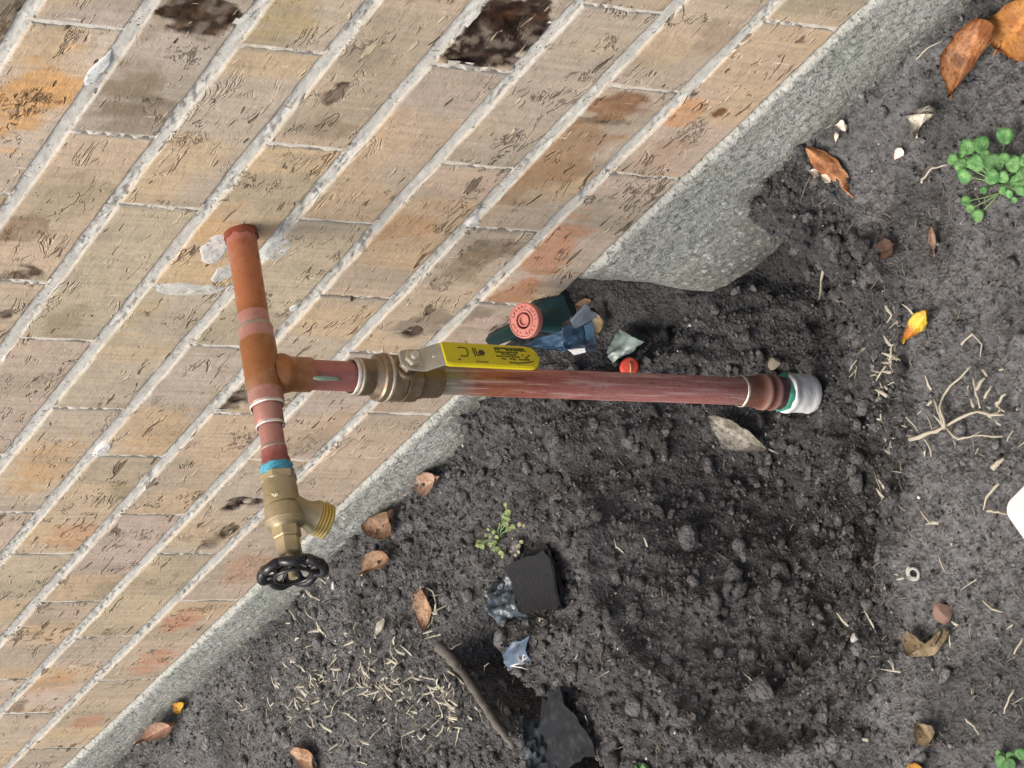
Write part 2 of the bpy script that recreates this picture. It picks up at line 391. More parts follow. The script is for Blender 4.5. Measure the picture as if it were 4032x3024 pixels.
for i_, (b_, g_) in enumerate(zip(big, BG)):
    v0, f0 = ico(4); rs = np.random.RandomState(40 + i_); q = v0.copy()
    for _ in range(7):
        d_ = rs.randn(3); d_ /= np.linalg.norm(d_); c_ = rs.uniform(.5, .85); s_ = q @ d_; q = q - np.outer(np.clip(s_ - c_, 0, None) * .85, d_)
    nz = fbm(v0[:, 0] * 3 + v0[:, 2] * 2 + i_, v0[:, 1] * 3 - v0[:, 2], 50 + i_, 4)
    q = q * (1 + .28 * nz)[:, None] * b_[2] * rs.uniform(.8, 1.2, 3); q[:, 2] *= .5
    o = mesh_from('soil_clod', q + np.array([g_[0], -g_[2], g_[1] - b_[2] * .12]), f0, SOIL, col=np.full((len(q), 3), 1.) * np.array([.165, .165, .168]) * rs.uniform(.75, 1.35)); BIGC.append((b_[0], b_[1], o))
P, r = scatter(15000, .0007, .0022, lambda u, n: .4 + .6 * dugmask(u, n))
cc = np.array([.165, .165, .166]) * rng.uniform(.35, 2.2, (len(P), 1))
o = blobs('soil_crumbs', P, r, 1, SOIL, cc); tag(o, 'fine dark crumbs of soil covering the ground by the wall', 'soil crumbs'); o['kind'] = 'stuff'
GRIT = mk_plain('white_grit', (.62, .61, .58), .8)
P, r = scatter(130, .0006, .0018, lambda u, n: .3 + .7 * dugmask(u, n))
o = blobs('white_grit', P, r, 1, GRIT, np.ones((len(P), 3))); tag(o, 'scattered tiny white specks of grit on the dark soil', 'grit'); o['kind'] = 'stuff'

WHERE = ['flat grey clod of soil just under the galvanised coupling', 'second lump under the coupling, nearer the right rim of the hole', 'broad grey soil lump touching the right side of the black rubber flap', 'smaller soil lump at the upper right corner of the black rubber flap',
 'rounded soil lump in the middle of the hole, left of its twin', 'rounded soil lump in the middle of the hole, right of its twin', 'soil lump inside the hole towards the pale pebble by its rim', 'soil clod between the riser and the grey dry leaf', 'dark clod straight below the grey dry leaf',
 'clod between the grey dry leaf and the flat clod under the coupling', 'soil clod close below the middle of the copper riser', 'lumpy clod below the yellow lever and the riser', 'clod where the riser leaves the concrete footing', 'soil lump in the dug soil right of the small weed',
 'soil lump to the right of the blue film scrap', 'large low clod near the bottom right part of the dug soil', 'soil lump near the bottom edge right of the black liner sheet', 'clod touching the underside of the galvanised coupling', 'clod near the footing between the riser and the small weed', 'clod just right of the dark pit under the rubber flap',
 'soil lump half way between the blue film scrap and the hole rim', 'soil clod against the right rim of the dug hole']
for (a_, b_, o_), l_ in zip(BIGC, WHERE): tag(o_, l_, 'soil clod')

# ------------------------------------------------------------------ brick wall
H = .068; B = .195; BED = .0049; HEAD = .0017
rows = {0: [4.783, 1.89, -.971, -3.772, -6.69, -9.583, -12.55], 1: [3.45, .626, -2.27, -5.13, -7.994, -10.855, -13.817],
        2: [4.68, 1.811, -1.003, -3.90, -6.762, -9.577, -12.399], 3: [3.464, .539, -2.264, -5.095, -7.987], 4: [4.75, 1.88, -.992, -3.882, -6.723],
        5: [3.447, .575, -2.272], 6: [4.67, 1.80, -1.07], 7: [3.473, .60]}
def joints(k):
    js = sorted(rows.get(k, [1.86 if k % 2 == 0 else .60]))
    js = [j * H for j in js]
    while js[0] > -1.75: js.insert(0, js[0] - B)
    while js[-1] < .72: js.append(js[-1] + B)
    return js
wall = thing('brick_wall', 'tan brick wall in running bond rising from the rough concrete footing', 'brick wall')
TINTS = [(.50, .415, .330), (.47, .400, .325), (.52, .425, .315), (.44, .385, .315), (.51, .405, .305), (.47, .400, .335), (.45, .380, .300), (.51, .425, .345)]
# stains with a place of their own: pixel centre on the wall, radius (m) along and up, colour, strength, depth (m)
ST = [((110, 380), .055, .026, srgb(214, 160, 92), .85, 0), ((260, 150), .06, .012, srgb(190, 160, 120), .3, 0),
      ((520, 360), .035, .022, srgb(122, 110, 88), .75, .0004), ((560, 480), .030, .02, srgb(135, 122, 105), .6, .0006), ((560, 100), .045, .018, srgb(140, 125, 104), .5, .0006),
      ((820, 75), .030, .022, srgb(74, 50, 30), .95, .0030), ((740, 40), .016, .012, srgb(82, 58, 38), .8, .002), ((960, 75), .012, .008, srgb(60, 40, 26), .9, .002),
      ((1990, 160), .040, .036, srgb(58, 40, 36), 1., .0045), ((1850, 235), .014, .013, srgb(62, 46, 42), .95, .004), ((2100, 60), .020, .015, srgb(72, 48, 34), .95, .0035), ((1960, 40), .02, .012, srgb(75, 50, 34), .9, .003),
      ((1100, 60), .045, .024, srgb(176, 152, 96), .6, 0), ((1420, 240), .02, .02, srgb(135, 125, 104), .55, 0), ((1340, 350), .018, .006, srgb(60, 40, 26), .9, .002),
      ((1260, 500), .02, .022, srgb(140, 122, 98), .6, .0003), ((300, 760), .04, .022, srgb(150, 140, 112), .5, 0), ((40, 900), .02, .02, srgb(120, 80, 50), .6, .0015),
      ((60, 1100), .02, .012, srgb(90, 62, 45), .85, .002), ((30, 1235), .007, .005, srgb(45, 32, 28), .95, .003), ((30, 60), .02, .02, srgb(84, 62, 46), .85, .002),
      ((260, 1270), .035, .014, srgb(132, 120, 92), .65, 0), ((500, 1250), .04, .02, srgb(196, 170, 125), .4, 0), ((800, 880), .03, .02, srgb(196, 160, 110), .5, 0),
      ((2400, 410), .018, .03, srgb(122, 84, 58), .85, .0009), ((2340, 475), .006, .03, srgb(74, 48, 32), .8, .0015), ((2200, 620), .07, .03, srgb(158, 124, 90), .8, 0),
      ((2700, 440), .020, .012, srgb(206, 150, 98), .8, 0), ((2830, 445), .008, .005, srgb(110, 68, 42), .9, .001), ((2850, 150), .03, .02, srgb(142, 122, 104), .6, 0), ((2600, 620), .03, .018, srgb(172, 136, 110), .5, 0),
      ((2180, 960), .045, .020, srgb(196, 140, 104), .8, 0), ((2060, 1130), .03, .016, srgb(180, 126, 92), .8, 0),
      ((1930, 990), .026, .018, srgb(128, 112, 96), .8, .0012), ((1830, 1060), .03, .018, srgb(140, 122, 98), .7, .0008),
      ((1700, 1260), .026, .020, srgb(126, 114, 100), .8, .001), ((1630, 1310), .008, .006, srgb(66, 52, 44), .95, .0035), ((1850, 1240), .02, .02, srgb(122, 112, 96), .7, .001),
      ((1560, 900), .035, .02, srgb(190, 146, 98), .6, 0), ((1690, 560), .04, .02, srgb(184, 160, 120), .4, 0),
      ((960, 1565), .013, .015, srgb(62, 46, 44), .95, .0045), ((900, 1590), .012, .010, srgb(80, 62, 54), .8, .003),
      ((930, 1985), .016, .010, srgb(66, 46, 42), 1., .0045), ((905, 2090), .015, .006, srgb(66, 50, 46), .9, .003), ((840, 2130), .014, .008, srgb(96, 74, 60), .7, .002), ((1010, 1980), .008, .008, srgb(60, 42, 38), .95, .004),
      ((640, 1700), .05, .02, srgb(196, 160, 112), .5, 0), ((180, 1830), .06, .02, srgb(200, 160, 112), .55, 0), ((530, 1930), .03, .02, srgb(140, 130, 98), .6, 0),
      ((290, 2110), .03, .02, srgb(196, 146, 106), .7, 0), ((450, 2320), .04, .02, srgb(140, 132, 112), .6, .0004), ((990, 2230), .04, .02, srgb(186, 140, 112), .6, 0),
      ((720, 2440), .03, .017, srgb(186, 132, 102), .8, 0), ((590, 2610), .032, .017, srgb(190, 136, 104), .8, 0), ((220, 2680), .05, .02, srgb(196, 150, 104), .6, 0),
      ((330, 2850), .03, .016, srgb(184, 134, 108), .7, 0), ((60, 2790), .02, .01, srgb(90, 66, 50), .6, .001), ((1280, 1710), .05, .02, srgb(164, 144, 124), .6, 0), ((1540, 1580), .03, .02, srgb(160, 136, 112), .6, 0)]
STW = []
for (p, ru, rv, c, s, d) in ST:
    q = on(p[0], p[1], 2, 0.); k = int(q[1] // H); js = joints(k); b = next((i for i in range(len(js) - 1) if js[i] <= q[0] < js[i + 1]), -1)
    STW.append((q[0], q[1], ru, rv, c, s, d, k, b))
def brick_mesh(k, bi, u0, u1, seed, step):
    w = u1 - u0 - 2 * HEAD; hh = H - 2 * BED
    if k == 0: v0 = .0015
    else: v0 = k * H + BED
    v1 = (k + 1) * H - BED; a0 = u0 + HEAD; a1 = u1 - HEAD
    nu = max(4, int(round((a1 - a0) / step)) + 1); nv = max(4, int(round((v1 - v0) / step)) + 1)
    if step < .01:
        ed = [0, .0005, .0011, .0019]
        uu = np.r_[[a0 + e for e in ed], np.linspace(a0 + .0032, a1 - .0032, nu - 4), [a1 - e for e in ed[::-1]]]; vv = np.r_[[v0 + e for e in ed], np.linspace(v0 + .0032, v1 - .0032, nv - 4), [v1 - e for e in ed[::-1]]]
        nu = len(uu); nv = len(vv)
    else: uu = np.linspace(a0, a1, nu); vv = np.linspace(v0, v1, nv)
    Ug, Vg = np.meshgrid(uu, vv, indexing='ij')
    du = np.minimum(Ug - a0, a1 - Ug); dv = np.minimum(Vg - v0, v1 - Vg)
    d = np.minimum(du, dv)
    nz = fbm(Ug * 30 + seed, Vg * 30, seed, 4)
    n = .0006 * nz + .0022 * fbm(Ug * 5, Vg * 5, seed + 3, 2) * 0 
    wob = 1 + .9 * fbm(Ug * 90, Vg * 90, seed + 7, 3)
    n -= .0011 * np.exp(-(d / (.0007 * np.clip(wob, .3, 2))) ** 1.6)
    n += .0006 * np.clip(fbm(Ug * 160, Vg * 60, seed + 11, 3), 0, 1)
    r = random.Random(seed); t = np.array(TINTS[r.randrange(len(TINTS))]) * r.uniform(.88, 1.06)
    t = t * np.array([1, r.uniform(.95, 1.02), r.uniform(.88, 1.06)])
    g = 1 - .04 * ((v0 < .14) * (1 - v0 / .14))
    pink = max(0, 1 - v0 / .20) * .35
    t = t * (1 - pink) + np.array([.42, .315, .235]) * pink
    c = np.ones(Ug.shape + (3,)) * t
    # bands of firing colour across the brick
    bd = sst(.52, .72, vn(Ug * 26 + seed, Vg * 4, seed + 20))[..., None] * .45
    c = c * (1 - bd) + np.array([.30, .265, .20]) * bd
    bd = sst(.6, .8, vn(Ug * 18 + seed, Vg * 7, seed + 25))[..., None] * .5
    c = c * (1 - bd) + np.array([.56, .40, .22]) * bd
    for (su, sv, ru, rv, sc_, s, dep, kk, bb) in STW:
        if kk != k or bb != bi: continue
        q = np.hypot((Ug - su) / ru, (Vg - sv) / (rv * 1.25)) + .75 * fbm(Ug * 85, Vg * 38, seed + 31, 5)
        m = 1 - (sst(.55, 1.05, q) if dep < .001 else sst(.82, 1.0, q))
        if dep > .001: m = m * (.72 + .28 * sst(-.25, .2, fbm(Ug * 120, Vg * 150, seed + 40, 3)))
        rv_ = 1 - np.abs(fbm(Ug * 120, Vg * 55 + Ug * 40, seed + 44, 5, .65)) * 2.4
        var = ((.62 + .9 * np.clip(.55 - rv_, -.3, 1)) if dep > .001 else (1 + .18 * fbm(Ug * 60, Vg * 30, seed + 45, 3)))[..., None]
        c = c * (1 - s * m[..., None]) + np.array(sc_) * (.62 if dep > .0015 else .9) * var * s * m[..., None]
        n -= dep * .5 * m * (.6 + 1.3 * fbm(Ug * 110, Vg * 60 + Ug * 40, seed + 44, 5, .6))
    e_ = (np.exp(-(d / .0011) ** 2) * (.6 + .35 * sst(-.1, .4, fbm(Ug * 70, Vg * 70, seed + 70, 3))))[..., None]; c = c * (1 - e_) + np.array([.47, .475, .44]) * e_
    # irregular outline
    ju = .0007 * fbm(Ug * 60, Vg * 60, seed + 51, 3) * (d < .0034); jv = .0009 * fbm(Ug * 45, Vg * 45, seed + 61, 4) * np.exp(-d / .002)
    P = np.stack([Ug + ju, -n, Vg + jv], -1)
    # wrap the edges back into the wall
    rim_u = np.r_[np.arange(nu) * nv, (nu - 1) * nv + np.arange(1, nv), (np.arange(nu - 2, -1, -1)) * nv + nv - 1, np.arange(nv - 2, 0, -1)]
    Vt = P.reshape(-1, 3); back_ = Vt[rim_u].copy(); back_[:, 1] = .088
    cols = np.vstack([c.reshape(-1, 3), c.reshape(-1, 3)[rim_u]])
    nb = len(Vt); L = len(rim_u); F4 = grid_faces(nu, nv)
    j = np.arange(L); F2 = np.c_[rim_u[j], nb + j, nb + (j + 1) % L, rim_u[(j + 1) % L]][:, ::-1]
    return np.vstack([Vt, back_]), np.vstack([F4, F2[:, ::-1]]), cols
def visible(u, v):
    # plan of what the photograph takes in, with a margin
    q = R @ (np.array([u, v, 0]) - C); x = q[0] / q[2] * F * 4032 + 2016; y = q[1] / q[2] * F * 4032 + 1512
    return -500 < x < 4500 and -500 < y < 3500
for k in range(0, 10):
    js = joints(k)
    for i in range(len(js) - 1):
        uc = (js[i] + js[i + 1]) / 2; vis = any(visible(x, (k + .5) * H) for x in (js[i], uc, js[i + 1]))
        Vt, Fc, cols = brick_mesh(k, i, js[i], js[i + 1], k * 53 + i * 7 + 5, .0022 if vis else .012)
        mesh_from('brick', Vt, Fc, BRICK, parent=wall, col=cols)
# joints: recessed tooled beds with sandy, pitted, slightly smeared mortar
VV, FF, CC = [], [], []; nbase = 0
def add_strip(u0, u1, v0, v1, su, sv, seed, rec, tone):
    global nbase
    nu = max(2, int((u1 - u0) / su) + 1); nv = max(2, int((v1 - v0) / sv) + 1)
    Ug, Vg = np.meshgrid(np.linspace(u0, u1, nu), np.linspace(v0, v1, nv), indexing='ij')
    n = -rec + .0010 * fbm(Ug * 40, Vg * 40, seed, 4) + .0007 * fbm(Ug * 200, Vg * 200, seed + 5, 3)
    pit = sst(.62, .80, vn(Ug * 14, Vg * 14, seed + 9)) * np.clip(fbm(Ug * 330, Vg * 330, seed + 10, 2), 0, 1)
    n -= .004 * pit
    n -= .0024 * sst(.62, .68, vn(Ug * 420, Vg * 420, seed + 15)) * sst(.50, .62, vn(Ug * 18, Vg * 18, seed + 16))
    tn = (.5 + .5 * fbm(Ug * 8, Vg * 8, seed + 12, 3))[..., None]
    c = np.array(tone) * (1 - tn) + np.array([.53, .53, .50]) * tn
    VV.append(toW(Ug, Vg, n)); FF.append(grid_faces(nu, nv) + nbase); CC.append(c.reshape(-1, 3)); nbase += nu * nv
for k in range(1, 11):
    add_strip(-1.9, .75, k * H - .0085, k * H + .0085, .0022, .0015, 300, .0018, (.43, .435, .405))
for k in range(0, 10):
    for i, j in enumerate(joints(k)):
        tan = rnd.random() < .6
        add_strip(j - .006, j + .006, k * H + .003, (k + 1) * H - .003, .0015, .0025, 400 + k * 31 + i, .0010,
                  (.58, .50, .40) if tan else (.58, .55, .50))
# mortar smeared round the pipe and a fat head joint below it
def smear(cx_, cy_, ru, rv, hgt, tone, seed, ang=0.):
    global nbase
    q = on(cx_, cy_, 2, 0.); Ug, Vg = np.meshgrid(np.linspace(q[0] - ru * 1.5, q[0] + ru * 1.5, 70), np.linspace(q[1] - rv * 1.5, q[1] + rv * 1.5, 60), indexing='ij')
    a_ = (Ug - q[0]) * math.cos(ang) + (Vg - q[1]) * math.sin(ang); b_ = -(Ug - q[0]) * math.sin(ang) + (Vg - q[1]) * math.cos(ang)
    d_ = np.hypot(a_ / ru, b_ / rv) + .38 * fbm(Ug * 60, Vg * 60, seed, 4)
    n = hgt * .45 - .005 * sst(.55, 1.3, d_) + .0009 * fbm(Ug * 150, Vg * 150, seed + 1, 4)
    c = np.ones(Ug.shape + (3,)) * np.array(tone)
    VV.append(toW(Ug, Vg, n)); FF.append(grid_faces(70, 60) + nbase); CC.append(c.reshape(-1, 3)); nbase += 4200
smear(850, 985, .030, .013, .0014, (.48, .49, .47), 700, .25)
smear(1095, 985, .020, .014, .0012, (.42, .45, .44), 711, .1)
smear(730, 1140, .011, .034, .0010, (.49, .49, .46), 722)
smear(880, 1075, .020, .012, .0009, (.44, .44, .42), 733)
smear(390, 270, .024, .006, .0016, (.50, .53, .54), 744)
smear(1160, 1210, .008, .006, .0012, (.50, .52, .50), 755); smear(1050, 1330, .012, .007, .0010, (.52, .53, .50), 756); smear(405, 1775, .014, .006, .0014, (.56, .55, .53), 757); smear(1870, 880, .009, .008, .0013, (.54, .54, .52), 758)
mo = mesh_from('mortar', np.vstack(VV), np.vstack(FF), MORTAR, parent=wall, col=np.vstack(CC)); mo['kind'] = 'stuff'
# the rest of the wall, outside the photograph
V2, F2, C2 = [], [], []
def boxq(u0, u1, v0, v1, n0, n1, c):
    b = len(V2)
    for n in (n0, n1):
        for (u, v) in ((u0, v0), (u1, v0), (u1, v1), (u0, v1)): V2.append((u, -n, v)); C2.append(c)
    F2.extend([(b + 4, b + 5, b + 6, b + 7), (b, b + 4, b + 7, b + 3), (b + 1, b + 2, b + 6, b + 5), (b + 3, b + 7, b + 6, b + 2), (b, b + 1, b + 5, b + 4)])
for k in range(0, 38):
    js = joints(k); lo, hi = js[0], js[-1]; off = js[0]
    a = [off + i * B for i in range(-14, 26)]
    for x in a:
        if k < 10 and x > lo - .01 and x < hi - .01 and not (x >= hi - .02): continue
        if k < 10 and x >= lo - .01 and x + B * .5 < hi: continue
        boxq(x + .005, x + B - .005, k * H + BED, (k + 1) * H - BED, -.09, 0, TINTS[rnd.randrange(8)])
ff = mesh_from('brick_field', np.array(V2, float), np.array(F2), BRICK, parent=wall, smooth=False, col=np.array(C2)); ff['kind'] = 'stuff'
bk = [(-4.8, .02, -.0), (5.0, .02, -.0), (5.0, .02, 2.6), (-4.8, .02, 2.6)]
BV = [(-4.8, .012, .0), (5.2, .012, .0), (5.2, .012, 2.6), (-4.8, .012, 2.6), (-4.8, .2, .0), (5.2, .2, .0), (5.2, .2, 2.6), (-4.8, .2, 2.6)]
mesh_from('mortar_core', np.array(BV, float), np.array([(0, 1, 2, 3), (4, 7, 6, 5), (0, 4, 5, 1), (3, 2, 6, 7), (0, 3, 7, 4), (1, 5, 6, 2)]), MORTAR, parent=wall, smooth=False, col=np.full((8, 3), .4))

for (a, b, c_, d_) in ((-4.8, 5.2, .682, 2.6), (-4.8, -1.93, .0, .682), (.765, 5.2, .0, .682)):
    mesh_from('mortar_bed', np.array([(a, .0022, c_), (b, .0022, c_), (b, .0022, d_), (a, .0022, d_)], float), np.array([(0, 1, 2, 3)]), MORTAR, parent=wall, smooth=False, col=np.full((4, 3), .46))

# ------------------------------------------------------------------ concrete footing
foot = thing('concrete_footing', 'rough grey green concrete footing band under the brick wall', 'footing')
NA, NB = -.178, -.040      # the gap in the footing where the old valve sits
def conc(name, u0, u1, su, end0, end1):
    us = np.arange(u0, u1 + 1e-9, su); vs = np.r_[np.arange(.0, -.20, -.0024), -.26]
    Ug, Vg = np.meshgrid(us, vs, indexing='ij')
    n = .0012 + .0016 * fbm(Ug * 12, Vg * 12, 900, 3) + .0010 * fbm(Ug * 110, Vg * 110, 905, 4) + .0012 * np.clip(1 - worley(Ug * 170, Vg * 170, 910), 0, 1)
    n -= .0035 * np.exp(-(-Vg / .0022) ** 1.5)
    # the exposed toe rounds off and bulges in the hole
    tb = np.exp(-((Ug - .055) / .085) ** 2); n = n + .012 * tb * sst(-.06, -.115, Vg)
    n = n - .05 * tb * sst(-.124, -.150, Vg)
    if end0: n = n - .030 * np.exp(-((Ug - u0) / .007) ** 1.5) - .006 * np.exp(-((Ug - u0) / .03) ** 2)
    if end1: n = n - .030 * np.exp(-((u1 - Ug) / .005) ** 1.5)
    c = np.ones(Ug.shape + (3,)) * np.array([.375, .385, .365])
    w = sst(.4, .7, vn(Ug * 16, Vg * 16, 920))[..., None]; c = c * (1 - .3 * w) + np.array([.24, .285, .24]) * .3 * w
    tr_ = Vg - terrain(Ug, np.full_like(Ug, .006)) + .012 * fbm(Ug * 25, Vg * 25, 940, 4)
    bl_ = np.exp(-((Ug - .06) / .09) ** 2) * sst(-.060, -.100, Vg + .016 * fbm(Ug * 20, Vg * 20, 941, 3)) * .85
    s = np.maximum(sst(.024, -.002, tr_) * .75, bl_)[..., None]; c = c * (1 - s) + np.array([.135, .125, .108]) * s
    mrt = (sst(-.0085, -.002, Vg + .003 * fbm(Ug * 40, Vg * 40, 930, 3)) * .8)[..., None]; c = c * (1 - mrt) + np.array([.56, .56, .52]) * mrt
    P = toW(Ug, Vg, n); nu, nv = Ug.shape
    F4 = grid_faces(nu, nv)[:, ::-1]
    rim = np.r_[np.arange(nu) * nv, (nu - 1) * nv + np.arange(1, nv), (np.arange(nu - 2, -1, -1)) * nv + nv - 1, np.arange(nv - 2, 0, -1)]
    bk_ = P[rim].copy(); bk_[:, 1] = .15; L = len(rim); j = np.arange(L)
    Fr = np.c_[rim[j], rim[(j + 1) % L], len(P) + (j + 1) % L, len(P) + j]
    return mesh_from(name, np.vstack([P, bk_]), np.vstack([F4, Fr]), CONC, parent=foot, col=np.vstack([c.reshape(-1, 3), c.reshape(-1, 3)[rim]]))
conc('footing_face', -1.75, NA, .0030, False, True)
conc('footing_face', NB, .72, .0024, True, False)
for a, b in ((-4.8, -1.751), (.7205, 5.2)):
    bx = np.array([(a, -.001, -.3), (b, -.001, -.3), (b, -.001, -.001), (a, -.001, -.001), (a, .15, -.3), (b, .15, -.3), (b, .15, -.001), (a, .15, -.001)])
    mesh_from('footing_face', bx, np.array([(0, 1, 2, 3), (3, 2, 6, 7), (0, 4, 5, 1), (0, 3, 7, 4), (1, 5, 6, 2)]), CONC, parent=foot, smooth=False, col=np.full((8, 3), .3))
bx = np.array([(NA - .02, .10, -.3), (NB + .02, .10, -.3), (NB + .02, .10, -.001), (NA - .02, .10, -.001)])
mesh_from('gap_shade_back', bx, np.array([(0, 1, 2, 3)]), CONC, parent=foot, smooth=False, col=np.full((4, 3), .12))  # plane closing the gap, tinted dark to stand in for the void's shade

# ------------------------------------------------------------------ plumbing
def frame(d):
    d = Vector(d).normalized(); a = Vector((0, 0, 1)) if abs(d.z) < .9 else Vector((1, 0, 0))
    x = d.cross(a).normalized(); y = d.cross(x); return d, x, y
def lathe(name, p0, d, prof, mat, parent, seg=40, caps=(True, True), wob=0., seed=1, hexr=None, angle=38, sub=None):
    """prof: list of (s, r, colour) along d from p0"""
    p0 = Vector(p0); d, x, y = frame(d); pr = []
    for (a, b) in zip(prof[:-1], prof[1:]):
        L = abs(b[0] - a[0]); k = max(1, int(L / sub)) if sub else 1
        for i in range(k):
            t = i / k; pr.append((a[0] + (b[0] - a[0]) * t, a[1] + (b[1] - a[1]) * t, tuple(a[2][c] * (1 - t) + b[2][c] * t for c in range(3))))
    pr.append(prof[-1])
    V, Fc, cc = [], [], []
    for i, (s, r, c) in enumerate(pr):
        for j in range(seg):
            th = 2 * math.pi * j / seg
            rr = r
            if hexr: rr = r * math.cos(math.pi / hexr) / math.cos(((th + .3) % (2 * math.pi / hexr)) - math.pi / hexr)
            if wob: rr += wob * float(fbm(np.array([s * 160 + 7]), np.array([th * 1.9]), seed, 3)[0])
            V.append(p0 + d * s + (x * math.cos(th) + y * math.sin(th)) * rr); cc.append(c)
    for i in range(len(pr) - 1):
        for j in range(seg):
            a = i * seg + j; b = i * seg + (j + 1) % seg; Fc.append((a, b, b + seg, a + seg))
    if caps[0]: Fc.append(tuple(range(seg))[::-1])
    if caps[1]: Fc.append(tuple(range((len(pr) - 1) * seg, len(pr) * seg)))
    return mesh_from(name, V, Fc, mat, parent, angle=angle, col=np.array(cc))
def tube(name, pts, rads, mat, parent, seg=12, col=(1, 1, 1), closed=False, ell=None):
    pts = [Vector(p) for p in pts]; n = len(pts); V, Fc = [], []
    prev = None
    for i, p in enumerate(pts):
        t = (pts[(i + 1) % n] - pts[i - 1]) if closed else (pts[min(i + 1, n - 1)] - pts[max(i - 1, 0)])
        t.normalize()
        if prev is None: _, x, y = frame(t)
        else:
            x = (prev - t * prev.dot(t)).normalized(); y = t.cross(x)
        prev = x; r = rads[i] if isinstance(rads, (list, tuple)) else rads
        for j in range(seg):
            th = 2 * math.pi * j / seg; V.append(p + x * math.cos(th) * r + y * math.sin(th) * r)
    m = n if closed else n - 1
    for i in range(m):
        for j in range(seg):
            a = i * seg + j; b = i * seg + (j + 1) % seg; k = ((i + 1) % n) * seg
            Fc.append((a, b, k + (j + 1) % seg, k + j))
    if not closed: Fc.append(tuple(range(seg))[::-1]); Fc.append(tuple(range((n - 1) * seg, n * seg)))
    return mesh_from(name, V, Fc, mat, parent, col=np.tile(col, (len(V), 1)))
Cor = (.47, .180, .085); Cpk = (.50, .250, .210); Cbr = (.37, .155, .060); Crd = (.46, .185, .165); Cdk = (.34, .110, .10); Cgr = (.26, .25, .19); Sld = (.62, .58, .52)
plumb = thing('water_pipe', 'copper pipe with yellow lever valve and brass hose bib coming out of the wall', 'water pipe', W(.014, .30, 0))
plumb_inv = Matrix.Translation(plumb.location).inverted()
AX0 = W(.0135, .3020, 0.0); AD = (W(.0135, .3020 + .045, 1.0) - AX0).normalized()
def A(n): return AX0 + AD * n
r1 = .01055
class PP:   # parts built in world coordinates under the Empty
    pass
def fix(o): o.matrix_parent_inverse = plumb_inv; return o
fix(lathe('wall_stub', A(-.05), AD, [(0, r1, Cpk), (.052, r1 + .0002, Cpk), (.062, r1, (.46, .17, .10)), (.078, r1, Cor), (.108, r1, Cor), (.1142, r1, Cbr), (.1150, r1, Cpk), (.1245, r1, Cpk)], COPPER, plumb, wob=.0001, sub=.004))
# torn sleeve lip where the pipe leaves the masonry
V, Fc = [], []; _, x, y = frame(AD)
for j in range(48):
    th = 2 * math.pi * j / 48; L = .0042 + .0008 * math.sin(th * 7 + 1) + .0012 * rnd.random()
    for s, r in ((-.004, r1 + .0010), (L, r1 + .0011 + .0006 * rnd.random()), (L, r1 + .0003), (-.004, r1 + .0003)):
        V.append(A(s) + (x * math.cos(th) + y * math.sin(th)) * r)
for j in range(48):
    for i in range(3): a = j * 4 + i; b = ((j + 1) % 48) * 4 + i; Fc.append((a, b, b + 1, a + 1))
fix(mesh_from('pipe_sleeve', V, Fc, COPPER, plumb, angle=40, col=np.tile((.30, .09, .06), (len(V), 1))))
def ring(n, r, w, col, parent=None, mat=None, d=None, base=None, nm='solder_ring'):
    p = (A(n) if base is None else base); dd = AD if d is None else d
    o = lathe(nm, p - Vector(dd) * (w / 2), dd, [(0, r - .0006, col), (w * .2, r, col), (w * .8, r + .0002, col), (w, r - .0004, col)], mat or STEEL, parent or plumb, wob=.0006, seed=int(n * 1000) + 3, caps=(False, False))
    return fix(o) if (parent or plumb) is plumb else o
rt = .01215
tee = lathe('tee_fitting', A(.0765), AD, [(0, rt, Cpk), (.008, rt, Cpk), (.010, rt + .0003, Cbr), (.030, rt + .0003, Cbr), (.047, rt, Cbr), (.0485, rt, Cpk), (.0570, rt, Cpk)], COPPER, plumb, wob=.00015, sub=.004); fix(tee)
VD = Vector((0.0, 0.0, -1.0)); TB = W(.0150, .3060, .1105)
def Dn(v): return W(.0150, v, .1105)
br = lathe('tee_branch', Dn(.302), VD, [(0, .0105, Cbr), (.0035, .0118, Cbr), (.0075, .0140, Cbr), (.0100, .0140, Cbr), (.0125, .0131, Cbr), (.0155, .01235, Cbr), (.018, .01215, Cbr), (.0245, .01215, Cbr), (.030, .01215, (.40, .16, .09))], COPPER, plumb, wob=.00015, caps=(False, True)); fix(br)
ring(.0752, r1 + .0009, .0032, (.42, .40, .34)); ring(.1345, r1 + .0012, .0030, (.85, .82, .76))
fix(lathe('reducing_coupling', A(.130), AD, [(0, .0099, Cpk), (.0175, .0099, Cpk), (.0185, .0094, Cpk), (.0190, .0083, Cpk)], COPPER, plumb, wob=.0001))
ring(.1495, .0098, .0024, (.80, .76, .70))
fix(lathe('short_pipe', A(.148), AD, [(0, .0081, Cpk), (.024, .0081, Cpk)], COPPER, plumb, wob=.0001))
ring(.1668, .0088, .0026, (.42, .36, .30))
fix(lathe('threaded_adapter', A(.1672), AD, [(0, .0088, Crd), (.008, .0090, Cdk), (.0082, .0098, Cdk), (.0125, .0100, Cdk), (.0130, .0092, Cdk), (.018, .0092, Cdk)], COPPER, plumb, hexr=None))
def sub_of(o, par): o.parent = par; o.matrix_parent_inverse = Matrix.Identity(4); return o
# thread tape
TAPE = mk_plain('blue_tape', (.07, .34, .46), .45, var=.2)
V, Fc = [], []; pts = []
for i in range(150):
    th = i / 150 * 2 * math.pi * 6; s = .1795 + i / 150 * .0062
    pts.append(A(s) + (x * math.cos(th) + y * math.sin(th)) * (.0100 + .0005 * math.sin(i * 1.7)))
fix(tube('thread_tape', pts, .0009, TAPE, plumb, 6))
fix(lathe('tape_layer', A(.1775), AD, [(0, .0092, (1, 1, 1)), (.002, .0098, (1, 1, 1)), (.009, .0099, (1, 1, 1))], TAPE, plumb, wob=.0008))

